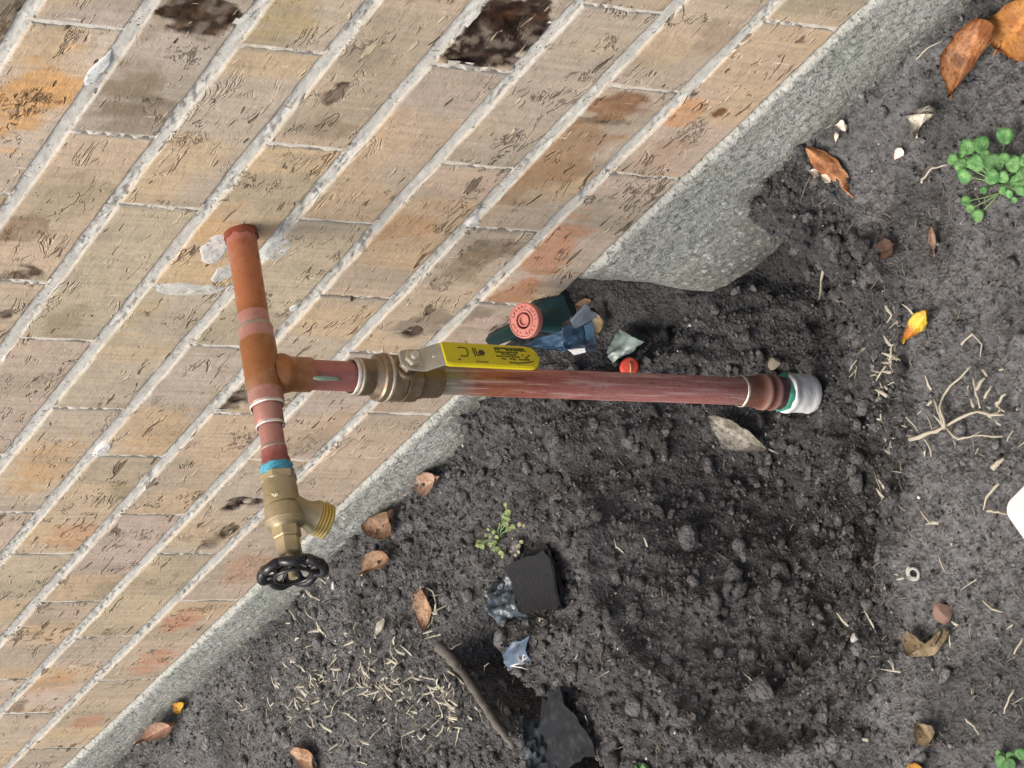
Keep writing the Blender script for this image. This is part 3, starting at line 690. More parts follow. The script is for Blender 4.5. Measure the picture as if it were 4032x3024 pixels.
# hose bib
Bo = (.42, .345, .205); Bl = (.56, .46, .26); Bd = (.30, .24, .13)
fix(lathe('bib_inlet_hex', A(.1860), AD, [(0, .0122, Bo), (.0006, .0128, Bl), (.0052, .0128, Bo), (.0058, .0120, Bo)], BRASS, plumb, seg=48, hexr=6, angle=25))
body = fix(lathe('bib_body', A(.1905), AD, [(0, .0108, Bo), (.0010, .0114, Bo), (.0180, .0122, Bo), (.0184, .0116, Bd), (.0192, .0116, Bd), (.0196, .0126, Bo), (.0290, .0130, Bo), (.0296, .0134, Bl), (.0320, .0130, Bo), (.0334, .0108, Bd), (.0350, .0095, Bd)], BRASS, plumb, wob=.0001, angle=30))
fix(lathe('bonnet', A(.2245), AD, [(0, .0092, Bl), (.0008, .0100, Bl), (.0068, .0100, Bo), (.0078, .0088, Bl)], BRASS, plumb, seg=48, hexr=6, angle=25))
fix(lathe('packing_nut', A(.2322), AD, [(0, .0074, Bl), (.0008, .0086, Bl), (.0110, .0086, Bo), (.0120, .0070, Bd)], BRASS, plumb, seg=48, hexr=6, angle=25))
fix(lathe('bib_stem', A(.2430), AD, [(0, .0032, Bo), (.018, .0030, Bo)], BRASS, plumb, seg=16))
OD = (W(0, -1.0, .38) - W(0, 0, 0)).normalized()
oc = A(.2085)
outl = fix(lathe('bib_outlet', oc, OD, [(.004, .0112, Bo), (.010, .0098, Bo), (.015, .0092, Bo), (.019, .0098, Bo), (.0225, .0118, Bo), (.0240, .0122, Bl)] +
        sum([[(.0246 + i * .0022, .0112, (.45, .33, .09)), (.0256 + i * .0022, .0122, (.72, .56, .18))] for i in range(4)], []) + [(.0335, .0118, (.5, .38, .12)), (.0335, .0095, Bd), (.0200, .0085, (.05, .04, .02))], BRASS, plumb, wob=.00008, caps=(False, True), angle=30))
# raised cast mark on the body
for k, (da, ds, L) in enumerate(((-.09, .2045, .0032), (0, .2045, .0036), (.09, .2045, .0032), (.18, .2038, .0016))):
    q = A(ds); best = Vector(W(*C)) - q; best = (best - AD * best.dot(AD)).normalized()
    best = (Matrix.Rotation(da + .28, 3, AD) @ best)
    sub_of(tube('cast_mark', [q + best * .0118 - AD * L / 2, q + best * .0121, q + best * .0118 + AD * L / 2], .00055, BRASS, plumb, 6, (.75, .66, .45)), body)
# hand wheel
WHL = mk_plain('black_enamel', (.012, .012, .014), .22, var=.12, bump=.0002, spec=.6, dirt=(.06, .055, .05))
hub = A(.2570); _, x, y = frame(AD); pts = []; nseg = 96
wc = A(.2560)
for i in range(nseg):
    th = 2 * math.pi * i / nseg; lob = abs(math.cos(th * 3.5)) ** .6
    rr = .0176 + .0034 * lob
    pts.append(wc + (x * math.cos(th) + y * math.sin(th)) * rr + AD * (.0012 * math.cos(th * 7)))
wheel = fix(tube('handwheel', pts, .0034, WHL, plumb, 12, closed=True))
pts = [wc + AD * .0035 + (x * math.cos(t) + y * math.sin(t)) * .0125 for t in np.linspace(0, 2 * math.pi, 49)[:-1]]
sub_of(tube('wheel_inner_rim', pts, .0013, WHL, plumb, 8, closed=True), wheel)
for i in range(7):
    th = 2 * math.pi * i / 7 + .0
    d_ = x * math.cos(th) + y * math.sin(th)
    sub_of(tube('wheel_spoke', [wc + d_ * .004 - AD * .004, wc + d_ * .008 - AD * .003, wc + d_ * .013 + AD * .001, wc + d_ * .0195 + AD * .0005], [.0020, .0018, .0019, .0023], WHL, plumb, 8), wheel)
sub_of(lathe('wheel_hub', wc - AD * .0075, AD, [(0, .0040, (1, 1, 1)), (.002, .0062, (1, 1, 1)), (.0055, .0064, (1, 1, 1)), (.006, .0050, (1, 1, 1))], WHL, plumb, seg=28), wheel)
sub_of(lathe('wheel_screw', wc - AD * .0016, AD, [(0, .0034, (.5, .5, .42)), (.0012, .0034, (.6, .6, .5)), (.0020, .0022, (.7, .7, .6))], STEEL, plumb, seg=20), wheel)

# branch down: pipe, ball valve, riser
fix(lathe('branch_pipe', Dn(.277), VD, [(0, r1, (.40, .15, .12)), (.014, r1, Crd), (.045, r1, Crd)], COPPER, plumb, wob=.0001, sub=.005))
ring(.3, r1 + .0011, .0024, (.46, .52, .38), base=Dn(.2750), d=VD)
q0 = Dn(.272); side = (w3(-R[2]) * 1.0 + Vector((.0, -.2, 0))).normalized(); side = (side - VD * side.dot(VD)).normalized()
fix(tube('solder_drip', [Dn(.275) + side * .0106, Dn(.266) + side * .0108, Dn(.257) + side * .0108, Dn(.253) + side * .0107], [.0018, .0020, .0014, .0006], mk_plain('green_solder', (.30, .40, .30), .45, .3), plumb, 8))
b1 = (.25, .185, .120); b2 = (.34, .265, .18); b3 = (.16, .115, .075)
fix(lathe('valve_cup', Dn(.2370), VD, [(0, .0126, b2), (.0012, .0134, (.70, .62, .50)), (.0030, .0134, b1), (.0090, .0130, b1), (.0120, .0124, b1), (.0155, .0142, b2), (.0175, .0150, b1)], BRASS_D, plumb, angle=30))
ring(.3, .0126, .0030, (.72, .68, .60), base=Dn(.2385), d=VD)
fix(lathe('valve_collar', Dn(.2205), VD, [(0, .0150, b1), (.0012, .0166, b2), (.0050, .0170, b1), (.0058, .0176, (.70, .60, .46)), (.0074, .0176, (.70, .60, .46)), (.0080, .0166, b3)], BRASS_D, plumb, angle=30, seg=48))
vb = fix(lathe('ball_valve_body', Dn(.2128), VD, [(0, .0160, b1), (.002, .0166, b1), (.0105, .0164, b1), (.0108, .0154, b3), (.0116, .0154, b3), (.0120, .0168, b1), (.0225, .0164, b1), (.0228, .0152, b3), (.0240, .0152, b3), (.0244, .0148, b1), (.030, .0136, b1), (.042, .0130, b1), (.0430, .0118, b3)], BRASS_D, plumb, seg=48, angle=30))
# stem boss and lever stand towards the camera side, along the wall
SD = (W(1, 0, -.08) - W(0, 0, 0)).normalized(); SP = Dn(.2040)
fix(lathe('stem_boss', SP, SD, [(.008, .0100, b1), (.0170, .0096, b2), (.0175, .0086, b1), (.0180, .0070, b1)], BRASS_D, plumb, seg=32, angle=30))
fix(lathe('gland_nut', SP, SD, [(.0178, .0066, b1), (.0184, .0074, b2), (.0222, .0074, b1), (.0228, .0064, b2)], BRASS_D, plumb, seg=36, hexr=6, angle=20))
LC = (.52, .50, .42)
def slab(name, cen, wid, thk, mat, col, parent, nrm, along, rounded=0, bev=.0007):
    """flat bar following centre points; wid list of half widths across (nrm x along)"""
    V, Fc = [], []
    n = len(cen)
    for i in range(n):
        t = (cen[min(i + 1, n - 1)] - cen[max(i - 1, 0)]).normalized()
        ac = nrm.cross(t).normalized(); nn = t.cross(ac)
        if nn.dot(nrm) < 0: nn = -nn
        w = wid[i]; h = thk[i] / 2
        for (a, b) in ((-w, -h + bev), (-w, h - bev), (-w + bev, h), (0, h), (w - bev, h), (w, h - bev), (w, -h + bev), (w - bev, -h), (-w + bev, -h)):
            V.append(cen[i] + ac * a + nn * b)
    k = 9
    for i in range(n - 1):
        for j in range(k):
            a = i * k + j; b = i * k + (j + 1) % k; Fc.append((a, b, b + k, a + k))
    Fc.append(tuple(range(k))[::-1]); Fc.append(tuple(range((n - 1) * k, n * k)))
    return mesh_from(name, V, Fc, mat, parent, angle=35, col=np.tile(col, (len(V), 1)))
hp = SP + SD * .0240
lean = VD
def LP(s, o): return hp + VD * s + SD * o
lev = fix(slab('lever', [LP(-.0085, 0), LP(-.006, 0), LP(0, 0), LP(.006, 0), LP(.0095, .0003), LP(.0195, .0088), LP(.0235, .0096), LP(.04, .0096)], [.0050, .0074, .0084, .0088, .0090, .0090, .0084, .0078], [.0022] * 8, STEEL, LC, plumb, SD, VD))
fix(lathe('stem_nut', hp, SD, [(.0010, .0058, b2), (.0016, .0064, (.6, .55, .42)), (.0046, .0064, (.5, .45, .34)), (.0052, .0054, (.62, .57, .44))], STEEL, plumb, seg=36, hexr=6, angle=20))
fix(lathe('stem_end', hp, SD, [(.004, .0034, LC), (.0078, .0034, LC), (.0084, .0026, (.7, .68, .6))], STEEL, plumb, seg=20, angle=30))
fix(lathe('lever_pin', LP(.0150, .0060), SD, [(0, .0016, LC), (.0016, .0015, (.75, .75, .68))], STEEL, plumb, seg=16))
YEL = mk_plain('yellow_vinyl', (.72, .60, .012), .38, var=.18, bump=.0003, scale=160, dirt=(.20, .17, .02))
ns = 26; cen, wid, thk = [], [], []
for i in range(ns):
    t = i / (ns - 1); s = .0205 + .0800 * t
    cen.append(LP(s, .0096 - .0012 * t)); w = .0094 - .0003 * t
    e = (1 - t) * .0800 / .0090
    if e < 1: w *= math.sqrt(max(0, 1 - (1 - e) ** 2)) * .98 + .02
    if i == 0: w = .0086
    wid.append(max(w, .0012)); thk.append(.0046 if e >= 1 else .0046 * (.4 + .6 * math.sqrt(max(e, 0))))
grip = fix(slab('lever_grip', cen, wid, thk, YEL, (1, 1, 1), plumb, SD, VD, bev=.0012))
# worn printed marks on the grip: each a thin raised print
INK = mk_plain('worn_print', (.07, .055, .02), .6, var=.3, scale=400, dirt=(.3, .27, .04))
acr = SD.cross(VD).normalized()
if (acr.dot(Vector((0, -1, 0)))) < 0: acr = -acr      # points away from the wall = down in the photograph
def GP(s, a, up_=.0):
    s = .0205 + (s - .0365) * .0800 / .0715
    return LP(s, .0096 - .0012 * (s - .0205) / .0800) + SD * (.0024 + up_) + acr * a
def mark(pl, w=.0004, nm='printed_mark'):
    return sub_of(tube(nm, [GP(s, a, .00005) for s, a in pl], w, INK, plumb, 5), grip)
mark([(.0470, -.0042), (.0505, -.0046), (.0535, -.0040), (.0540, -.0005), (.0530, .0022), (.0505, .0026), (.0480, .0022)], .00045)
for (s0, a0, s1, a1) in ((.0580, -.0046, .0588, .0024), (.0598, -.0046, .0604, .0010), (.0604, .0010, .0620, .0016)): mark([(s0, a0), ((s0 + s1) / 2, (a0 + a1) / 2), (s1, a1)], .00050)
V = [GP(.0640 + .0026 * math.cos(t), -.0010 + .0026 * math.sin(t), .0003) for t in np.linspace(0, 2 * math.pi, 7)[:-1]]
sub_of(mesh_from('printed_diamond', V, [tuple(range(6))], mk_plain('brown_print', (.10, .045, .02), .6), plumb, smooth=False), grip)
rr_ = random.Random(3)
for row, a0 in enumerate((-.0056, -.0042, -.0024, -.0008, .0010, .0030)):
    s = .0745 if row < 5 else .078
    while s < (.0985 if row != 2 else .090):
        L = rr_.uniform(.0008, .0020)
        if rr_.random() < (.95 if row < 2 else .72):
            hgt = .00075
            for q in range(2): mark([(s, a0 - hgt * .7 + q * hgt), (s + L / 2, a0 - hgt * rr_.uniform(-.6, .6)), (s + L, a0 + hgt * rr_.uniform(-.5, .6))], .00034 if row else .0005, 'printed_letter')
        s += L + .0006
mark([(.0455, .0052), (.0462, .0056), (.0468, .0054)], .0006); mark([(.058, .0062), (.062, .0066), (.067, .0064)], .00035); mark([(.083, .0058), (.090, .0060), (.097, .0052), (.101, .0040)], .00045)

tg = (.28, .27, .22)
fix(lathe('riser_pipe', Dn(.1720), VD, [(0, r1, tg), (.012, r1, (.27, .26, .21)), (.030, r1, (.38, .15, .10)), (.050, r1, (.46, .17, .10)), (.085, r1, (.46, .165, .13)), (.15, r1, (.55, .225, .205)), (.24, r1, (.55, .24, .22)), (.262, r1, (.42, .21, .18)), (.27, r1, (.38, .20, .16))], COPPER_S, plumb, wob=.00012, sub=.005, seg=48))
ring(.31, r1 + .0013, .0022, (.66, .60, .50), base=Dn(-.0955), d=VD)
fix(lathe('male_adapter', Dn(-.0965), VD, [(0, .0117, (.28, .14, .10)), (.0125, .0118, (.28, .12, .09)), (.0150, .0132, (.40, .18, .13)), (.0175, .0140, (.78, .50, .42)), (.0200, .0142, (.62, .34, .26)), (.0220, .0128, (.20, .08, .06)), (.0250, .0134, (.30, .13, .10)), (.0275, .0142, (.66, .40, .36)), (.0295, .0138, (.40, .20, .18)), (.0310, .0130, (.16, .08, .08)), (.0400, .0130, (.10, .10, .11))], COPPER, plumb, wob=.0005, angle=50, sub=.003))
GRN = mk_plain('green_thread_sealant', (.06, .30, .22), .5, var=.3)
fix(lathe('thread_sealant', Dn(-.1325), VD, [(0, .0133, (1, 1, 1)), (.0015, .0143, (1, 1, 1)), (.0050, .0146, (1, 1, 1)), (.0070, .0136, (1, 1, 1))], GRN, plumb, wob=.0022, seed=9, sub=.0015))
G1 = (.80, .82, .83)
fix(lathe('galvanised_coupling', Dn(-.1365), VD, [(0, .0140, G1), (.0010, .0155, (.75, .77, .78)), (.0040, .0157, G1), (.0050, .0150, G1), (.0180, .0150, G1), (.0205, .0152, G1), (.0230, .0155, (.75, .77, .78)), (.0258, .0146, G1), (.0264, .0120, (.1, .1, .1)), (.0266, .0, (.1, .1, .1))], GALV, plumb, wob=.0007, sub=.003, angle=50))

# ------------------------------------------------------------------ thin sheets and leaves
def sheet(name, c4, hs, mat, parent=None, nu=14, nv=14, amp=.003, fr=40, thick=.0008, seed=1, plane=None, curl=0., col=(1, 1, 1)):
    """four corners of a limp piece lying on the soil, given by sight lines and heights above the soil"""
    K = []
    for (p, h) in zip(c4, hs):
        if plane is not None: K.append(on(p[0], p[1], plane[0], plane[1] + h))
        else: K.append(ground(p[0], p[1], h))
    K = np.array(K); a = np.linspace(0, 1, nu)[:, None, None]; b = np.linspace(0, 1, nv)[None, :, None]
    P = (K[0] * (1 - b) + K[1] * b) * (1 - a) + (K[3] * (1 - b) + K[2] * b) * a
    e1 = K[1] - K[0]; e2 = K[3] - K[0]; nr = np.cross(e1, e2); nr /= np.linalg.norm(nr)
    if nr @ (C - K[0]) < 0: nr = -nr
    A_, B_ = np.meshgrid(np.linspace(0, 1, nu), np.linspace(0, 1, nv), indexing='ij')
    la = np.linalg.norm(e2); lb = np.linalg.norm(e1)
    z = amp * fbm(A_ * la * fr * 1.7 + seed, B_ * lb * fr, seed, 3) + amp * .8 * (1 - np.abs(2 * vn(A_ * la * fr + seed, B_ * lb * fr * .6 + A_ * 2, seed + 5) - 1)) + curl * (4 * (A_ - .5) ** 2)
    jit = .15 * amp * rng.randn(nu, nv)
    P = P + nr * (z + 0 * jit)[..., None]
    ed = (1 - np.minimum.reduce([A_, 1 - A_, B_, 1 - B_]) * 8).clip(0, 1)
    P = P + (e1 * .08 * fbm(A_ * 4, B_ * 4, seed + 9, 4)[..., None] + e2 * .08 * fbm(A_ * 4, B_ * 4, seed + 19, 4)[..., None]) * ed[..., None]
    top = P.reshape(-1, 3); bot = (P - nr * thick).reshape(-1, 3)
    f = grid_faces(nu, nv); rim = np.r_[np.arange(nu) * nv, (nu - 1) * nv + np.arange(1, nv), (np.arange(nu - 2, -1, -1)) * nv + nv - 1, np.arange(nv - 2, 0, -1)]
    L = len(rim); j = np.arange(L); o_ = len(top)
    Fr = np.c_[rim[j], rim[(j + 1) % L], o_ + rim[(j + 1) % L], o_ + rim[j]]
    Vv = np.vstack([top, bot]); Vw = np.c_[Vv[:, 0], -Vv[:, 2], Vv[:, 1]]
    return mesh_from(name, Vw, np.vstack([f, f[:, ::-1] + o_, Fr]), mat, parent, angle=60, col=np.tile(col, (len(Vw), 1)))
def leaf(name, base, tip, L_, R_, h, mat, curl=.25, thick=.0004, seed=1, tone=1., stem=True, shape=.8, parent=None):
    b = ground(*base, h[0]); t = ground(*tip, h[1]); l = ground(*L_, h[2]); r = ground(*R_, h[3])
    mid = (l + r) / 2; half = (r - l) / 2; ln = np.linalg.norm(t - b); wn = np.linalg.norm(half)
    nr = np.cross(t - b, half); nr /= np.linalg.norm(nr)
    if nr @ (C - b) < 0: nr = -nr
    nt_, nc = 17, 11; V, cc = [], []
    s_mid = np.clip(np.dot(mid - b, t - b) / ln ** 2, .3, .7)
    for side in (1, -1):
        for i in range(nt_):
            q = i / (nt_ - 1); wdt = math.sin(math.pi * (q ** (math.log(.5) / math.log(s_mid)))) ** shape
            cen = b * (1 - q) ** 2 + t * q ** 2 + (2 * mid - (b + t) / 2) * 2 * q * (1 - q)
            for j in range(nc):
                s = j / (nc - 1) * 2 - 1
                vein = abs(math.sin((q * 9 - abs(s) * 2.2) * math.pi)) ** 6
                z = wn * curl * (s * s) + wn * .10 * math.sin(q * 9 + s * 3 + seed) * abs(s) - .10 * wn * math.exp(-(s * 9) ** 2) - wn * .02 * vein
                p = cen + half * wdt * s * (1 + .05 * math.sin(q * 23 + seed) + .10 * (rnd.random() - .5) * (abs(s) > .8)) + nr * (z - (thick if side < 0 else 0))
                V.append(p); c = tone * (1.0 + .45 * math.exp(-(s * 10) ** 2) + .14 * vein) * (1 - .22 * (abs(s) > .85)); cc.append((c, c, c * .95))
    k = nt_ * nc; f = grid_faces(nt_, nc); rim = np.r_[np.arange(nt_) * nc, (nt_ - 1) * nc + np.arange(1, nc), (np.arange(nt_ - 2, -1, -1)) * nc + nc - 1, np.arange(nc - 2, 0, -1)]
    j = np.arange(len(rim)); Fr = np.c_[rim[j], rim[(j + 1) % len(rim)], k + rim[(j + 1) % len(rim)], k + rim[j]]
    V = np.array(V); Vw = np.c_[V[:, 0], -V[:, 2], V[:, 1]]
    o = mesh_from(name, Vw, np.vstack([f, f[:, ::-1] + k, Fr]), mat, parent, col=np.array(cc))
    if stem:
        d = (b - t) / ln; p0 = b; 
        st = [p0 + d * ln * x_ + np.array([0, -.001 * x_ * 10, 0]) for x_ in (-.1, 0, .08, .15)]
        tube('leaf_stalk', [W(*p) for p in st], [.0007, .0007, .0006, .0005], mat, o, 6, (tone * 1.5,) * 3)
    return o
LBR = mk_leaf('brown_leaf', (.20, .075, .028), (.36, .17, .075), .38)
LOR = mk_leaf('orange_leaf', (.27, .105, .025), (.40, .185, .055), .5)
LGY = mk_leaf('grey_leaf', (.16, .15, .13), (.42, .40, .36), .8)
LTN = mk_leaf('tan_leaf', (.20, .115, .070), (.36, .24, .165), .75)
LYE = mk_leaf('yellow_leaf', (.40, .14, .03), (.55, .42, .05), .5, 50)
LPK = mk_leaf('pinkish_leaf', (.26, .15, .11), (.38, .26, .20), .7)
LDK = mk_leaf('dark_leaf', (.045, .025, .018), (.09, .05, .035), .6)
LOL = mk_leaf('olive_dry_leaf', (.14, .105, .06), (.26, .20, .13), .6)
LV = [
 ('leaf', (3745, 378), (3860, 60), (3722, 225), (3915, 170), (.002, .012, .014, .014), LBR, .30, 'large glossy brown dead leaf beside the footing, wider end up', 1.),
 ('leaf', (3930, 186), (4105, -60), (3912, 50), (4085, 185), (.006, .006, .010, .006), LOR, .12, 'bright orange dead leaf at the edge beyond the large brown leaf', 1.),
 ('leaf', (3338, 758), (3168, 580), (3200, 672), (3298, 650), (.002, .010, .008, .010), LBR, -.45, 'curled brown leaf under two cream petals beside the footing', 1.25),
 ('leaf', (3610, 535), (3655, 424), (3580, 446), (3700, 438), (.002, .012, .010, .010), LGY, .4, 'folded pale grey leaf above the green clover', 1.9),
 ('leaf', (3026, 1768), (2780, 1636), (2908, 1662), (2876, 1762), (.003, .012, .013, .010), LGY, .35, 'grey pointed dry leaf just below the galvanised coupling', .75),
 ('leaf', (3560, 1345), (3652, 1220), (3583, 1262), (3640, 1300), (.002, .006, .006, .005), LYE, .3, 'small orange leaf with a yellow tip on bare ground', 1.),
 ('leaf', (1636, 1905), (1735, 1872), (1680, 1858), (1690, 1948), (.002, .006, .008, .003), LPK, .6, 'crumpled pinkish brown leaf against the footing below the riser', .95),
 ('leaf', (1478, 2096), (1556, 2000), (1470, 2030), (1562, 2090), (.002, .008, .006, .006), LTN, .5, 'cupped brown leaf against the footing below the hose bib outlet', .75),
 ('leaf', (1425, 2262), (1530, 2165), (1450, 2195), (1530, 2235), (.002, .006, .005, .003), LTN, .5, 'tattered tan and orange leaf right of the black handwheel', .95),
 ('leaf', (1672, 2312), (1686, 2480), (1712, 2400), (1643, 2385), (.006, .003, .003, .008), LTN, .5, 'long curled tan leaf left of the black rubber flap', .95),
 ('leaf', (548, 2925), (700, 2850), (612, 2845), (650, 2900), (.002, .008, .012, .003), LPK, .9, 'curled pinkish leaf in the corner below the footing', .95),
 ('leaf', (1255, 3050), (1180, 2935), (1176, 2990), (1246, 2975), (.002, .006, .005, .005), LTN, .3, 'orange tan leaf at the bottom edge among dry grass', 1.25),
 ('leaf', (696, 2805), (730, 2764), (696, 2772), (726, 2800), (.002, .007, .006, .005), LYE, .3, 'tiny yellow leaf scrap on the edge of the footing', .9),
 ('leaf', (3415, 1015), (3530, 955), (3460, 950), (3490, 1025), (.001, .003, .004, .002), LDK, .3, 'dark wet leaf pressed into the soil right of the footing bulge', 1.2),
 ('leaf', (3678, 1000), (3668, 885), (3655, 940), (3690, 940), (.001, .006, .004, .004), LPK, .6, 'thin reddish curled leaf below the green clover', .55),
 ('leaf', (2352, 1318), (2332, 1210), (2340, 1262), (2386, 1268), (.004, .012, .010, .010), LOL, .5, 'olive brown leaf beside the blue plastic of the old valve', 1.),
 ('leaf', (3600, 2505), (3735, 2485), (3612, 2600), (3702, 2560), (.003, .006, .006, .004), LOL, .6, 'broken curled olive leaf beside the small red stone', 1.15),
 ('leaf', (3610, 2850), (3675, 2935), (3620, 2925), (3680, 2860), (.003, .003, .005, .005), LOL, .4, 'pale crumpled leaf near the bottom right of the bare ground', 1.1),
 ('leaf', (1478, 2508), (1518, 2432), (1486, 2462), (1512, 2478), (.003, .006, .005, .005), LGY, .4, 'tiny pale pointed leaf between handwheel and dry grass', 1.3),
 ('leaf', (3570, 3040), (3650, 3035), (3605, 3000), (3610, 3060), (.003, .006, .006, .002), LYE, .3, 'yellow green leaf cut by the bottom edge of the picture', .8),
 ('leaf', (2250, 1215), (2330, 1185), (2290, 1180), (2300, 1215), (.001, .003, .004, .002), LTN, .2, 'flat red brown leaf scrap tucked under the end of the footing', .7),
]
for i, (nm, b, t, l, r, h, mat, cu, lab, tone) in enumerate(LV):
    o = leaf(nm, b, t, l, r, h, mat, cu, seed=i * 3 + 1, tone=tone); tag(o, lab, 'leaf')

# cream petals and chips
PET = mk_plain('cream_petal', (.80, .66, .54), .6, var=.1)
for (b, t, l, r, lab) in (((3185, 672), (3222, 690), (3200, 700), (3208, 668), 'cream petal at the side of the curled brown leaf, left one of the two'), ((3232, 690), (3272, 718), (3246, 716), (3256, 692), 'cream petal lying on the curled brown leaf, right one of the two'),
                          ((3286, 492), (3332, 496), (3312, 470), (3322, 515), 'white torn petal on dark soil next to the footing above the curled leaf'), ((3290, 560), (3298, 520), (3286, 535), (3302, 545), 'narrow white shred just under the torn white petal'),
                          ((3520, 630), (3550, 580), (3522, 596), (3556, 612), 'white pointed seed husk on a thin stalk below the folded grey leaf')):
    o = leaf('petal', b, t, l, r, (.012, .014, .015, .013) if 'curled brown leaf,' in lab or 'side of' in lab else (.001, .003, .004, .003), PET, .3, stem=False); tag(o, lab, 'petal')

# ------------------------------------------------------------------ old valve in the gap of the footing
TEAL = mk_plain('teal_plastic', (.014, .060, .066), .5, var=.35, bump=.0006, scale=90, dirt=(.04, .045, .03))
TERRA = mk_plain('faded_red_plastic', (.50, .185, .155), .5, var=.22, bump=.0002, scale=200, dirt=(.30, .10, .08))
TDRK = mk_plain('dark_red_plastic', (.16, .035, .030), .6, var=.2)
BLUE = mk_plain('blue_film', (.055, .115, .19), .30, var=.35, bump=.0008, scale=70, dirt=(.02, .03, .045), spec=.7)
BLUL = mk_plain('grey_blue_film', (.16, .20, .245), .35, var=.3, bump=.0006, scale=90, dirt=(.05, .06, .07))
valve = thing('irrigation_valve', 'old buried dark teal valve with faded red round knob in the gap of the footing', 'valve', W(-.05, 0, .02))
vinv = Matrix.Translation(valve.location).inverted()
def fv(o): o.matrix_parent_inverse = vinv; return o
kn = np.array([.336, .92, .2]); kn /= np.linalg.norm(kn)
kc = on(2062, 1262, 2, .030); KD = (W(*kn) - W(0, 0, 0)).normalized(); KP = W(*kc)
knob_ = fv(lathe('knob', KP - KD * .007, KD, [(0, .0120, (1, 1, 1)), (.001, .0134, (1, 1, 1)), (.0055, .0137, (1, 1, 1)), (.0068, .0134, (1, 1, 1)), (.0072, .0126, (1, 1, 1)), (.0066, .0122, (1, 1, 1)), (.0066, .0082, (1, 1, 1)), (.0074, .0078, (1, 1, 1)), (.0074, .0066, (1, 1, 1)), (.0030, .0064, (1, 1, 1))], TERRA, valve, seg=56, caps=(True, False), angle=30))
fv(lathe('knob_groove', KP - KD * .0042, KD, [(0, .0066, (1, 1, 1)), (.0003, .0064, (1, 1, 1))], TDRK, valve, seg=40))
fv(lathe('knob_centre', KP - KD * .0042, KD, [(0, .0048, (1, 1, 1)), (.0046, .0047, (1, 1, 1)), (.0046, .0037, (1, 1, 1)), (.0030, .0034, (1, 1, 1))], TERRA, valve, seg=40, angle=30))
_, kx, ky = frame(KD)
for i in range(22):
    if i % 5 == 4: continue
    th = i / 22 * 2 * math.pi; d_ = kx * math.cos(th) + ky * math.sin(th); e_ = kx * -math.sin(th) + ky * math.cos(th)
    r_ = rnd.uniform(.0006, .0010)
    sub_of(tube('raised_letter', [KP + d_ * .0092 + e_ * r_ * (i % 3 - 1) + KD * .0001, KP + d_ * .0102 + KD * .0002, KP + d_ * .0112 + e_ * r_ * ((i + 1) % 3 - 1) + KD * .0001], .00033, TERRA, valve, 5), knob_)
fv(lathe('valve_neck', KP - KD * .040, KD, [(0, .0085, (1, 1, 1)), (.033, .0080, (1, 1, 1))], TEAL, valve, seg=24))
def hexa(name, F4, depth, mat, parent, dirn):
    F4 = [Vector(p) for p in F4]; B4 = [p + dirn * depth for p in F4]
    import bmesh
    bm = bmesh.new(); vs = [bm.verts.new(p) for p in F4 + B4]
    for f in ((0, 1, 2, 3), (7, 6, 5, 4), (0, 4, 5, 1), (1, 5, 6, 2), (2, 6, 7, 3), (3, 7, 4, 0)): bm.faces.new([vs[i] for i in f])
    bmesh.ops.recalc_face_normals(bm, faces=bm.faces[:])
    bmesh.ops.bevel(bm, geom=bm.edges[:], offset=.0012, segments=2, affect='EDGES')
    me = bpy.data.meshes.new(name); bm.to_mesh(me); bm.free(); me.materials.append(mat)
    me.polygons.foreach_set('use_smooth', [True] * len(me.polygons)); me.set_sharp_from_angle(angle=.6)
    o = bpy.data.objects.new(name, me); o.parent = parent; return link(o)
fc = []
for (px, py, nn) in ((2100, 1200, .006), (2222, 1156, .000), (2252, 1254, .020), (2120, 1312, .026)): fc.append(W(*on(px, py, 2, nn)))
fv(hexa('valve_body', fc, .045, TEAL, valve, W(-.5, -.25, -.6)))
fc = [W(*on(px, py, 2, nn)) for (px, py, nn) in ((1905, 1342, .010), (2030, 1268, .004), (2070, 1320, .016), (1930, 1372, .022))]
fv(hexa('valve_body_wing', fc, .04, TEAL, valve, W(-.4, -.5, -.5)))
fc = [W(*on(px, py, 2, nn)) for (px, py, nn) in ((2226, 1170, -.004), (2262, 1190, -.004), (2285, 1290, .012), (2256, 1262, .014))]
fv(hexa('valve_body_rim', fc, .03, TEAL, valve, W(-.5, -.25, -.6)))
# blue plastic wrap round the valve
wrap = thing('blue_plastic_wrap', 'crumpled blue plastic film wrapped under the old valve knob', 'plastic film', W(-.08, -.03, .03))
wrap.matrix_world = Matrix.Translation(wrap.location); winv = Matrix.Translation(wrap.location).inverted()
def fw(o): o.matrix_parent_inverse = winv; return o
def shp(name, c4, ns, mat, **k):
    K = [on(p[0], p[1], 2, n_) for p, n_ in zip(c4, ns)]
    kk = dict(nu=18, nv=18, amp=.003, fr=60, thick=.0006, seed=3); kk.update(k)
    g = globals()['ground']
    def gg(x_, y_, h_): return K[[tuple(c) for c in c4].index((x_, y_))]
    globals()['ground'] = gg
    try: o = sheet(name, c4, (0,) * 4, mat, **kk)
    finally: globals()['ground'] = g
    return o
fw(shp('film_fold', [(2060, 1352), (2230, 1288), (2310, 1360), (2180, 1376)], (.030, .026, .034, .036), BLUE, parent=wrap, amp=.005, fr=75, seed=4))
fw(shp('film_fold', [(2215, 1290), (2322, 1262), (2340, 1378), (2210, 1382)], (.030, .022, .030, .038), BLUE, parent=wrap, amp=.004, fr=65, seed=8))
fw(shp('film_flap', [(2245, 1260), (2305, 1194), (2355, 1246), (2262, 1296)], (.028, .020, .026, .034), BLUL, parent=wrap, amp=.0015, fr=40, seed=12))
fw(shp('film_flap', [(2300, 1284), (2335, 1262), (2342, 1352), (2312, 1352)], (.030, .030, .032, .034), BLUE, parent=wrap, amp=.001, fr=40, seed=14, nu=8, nv=8))
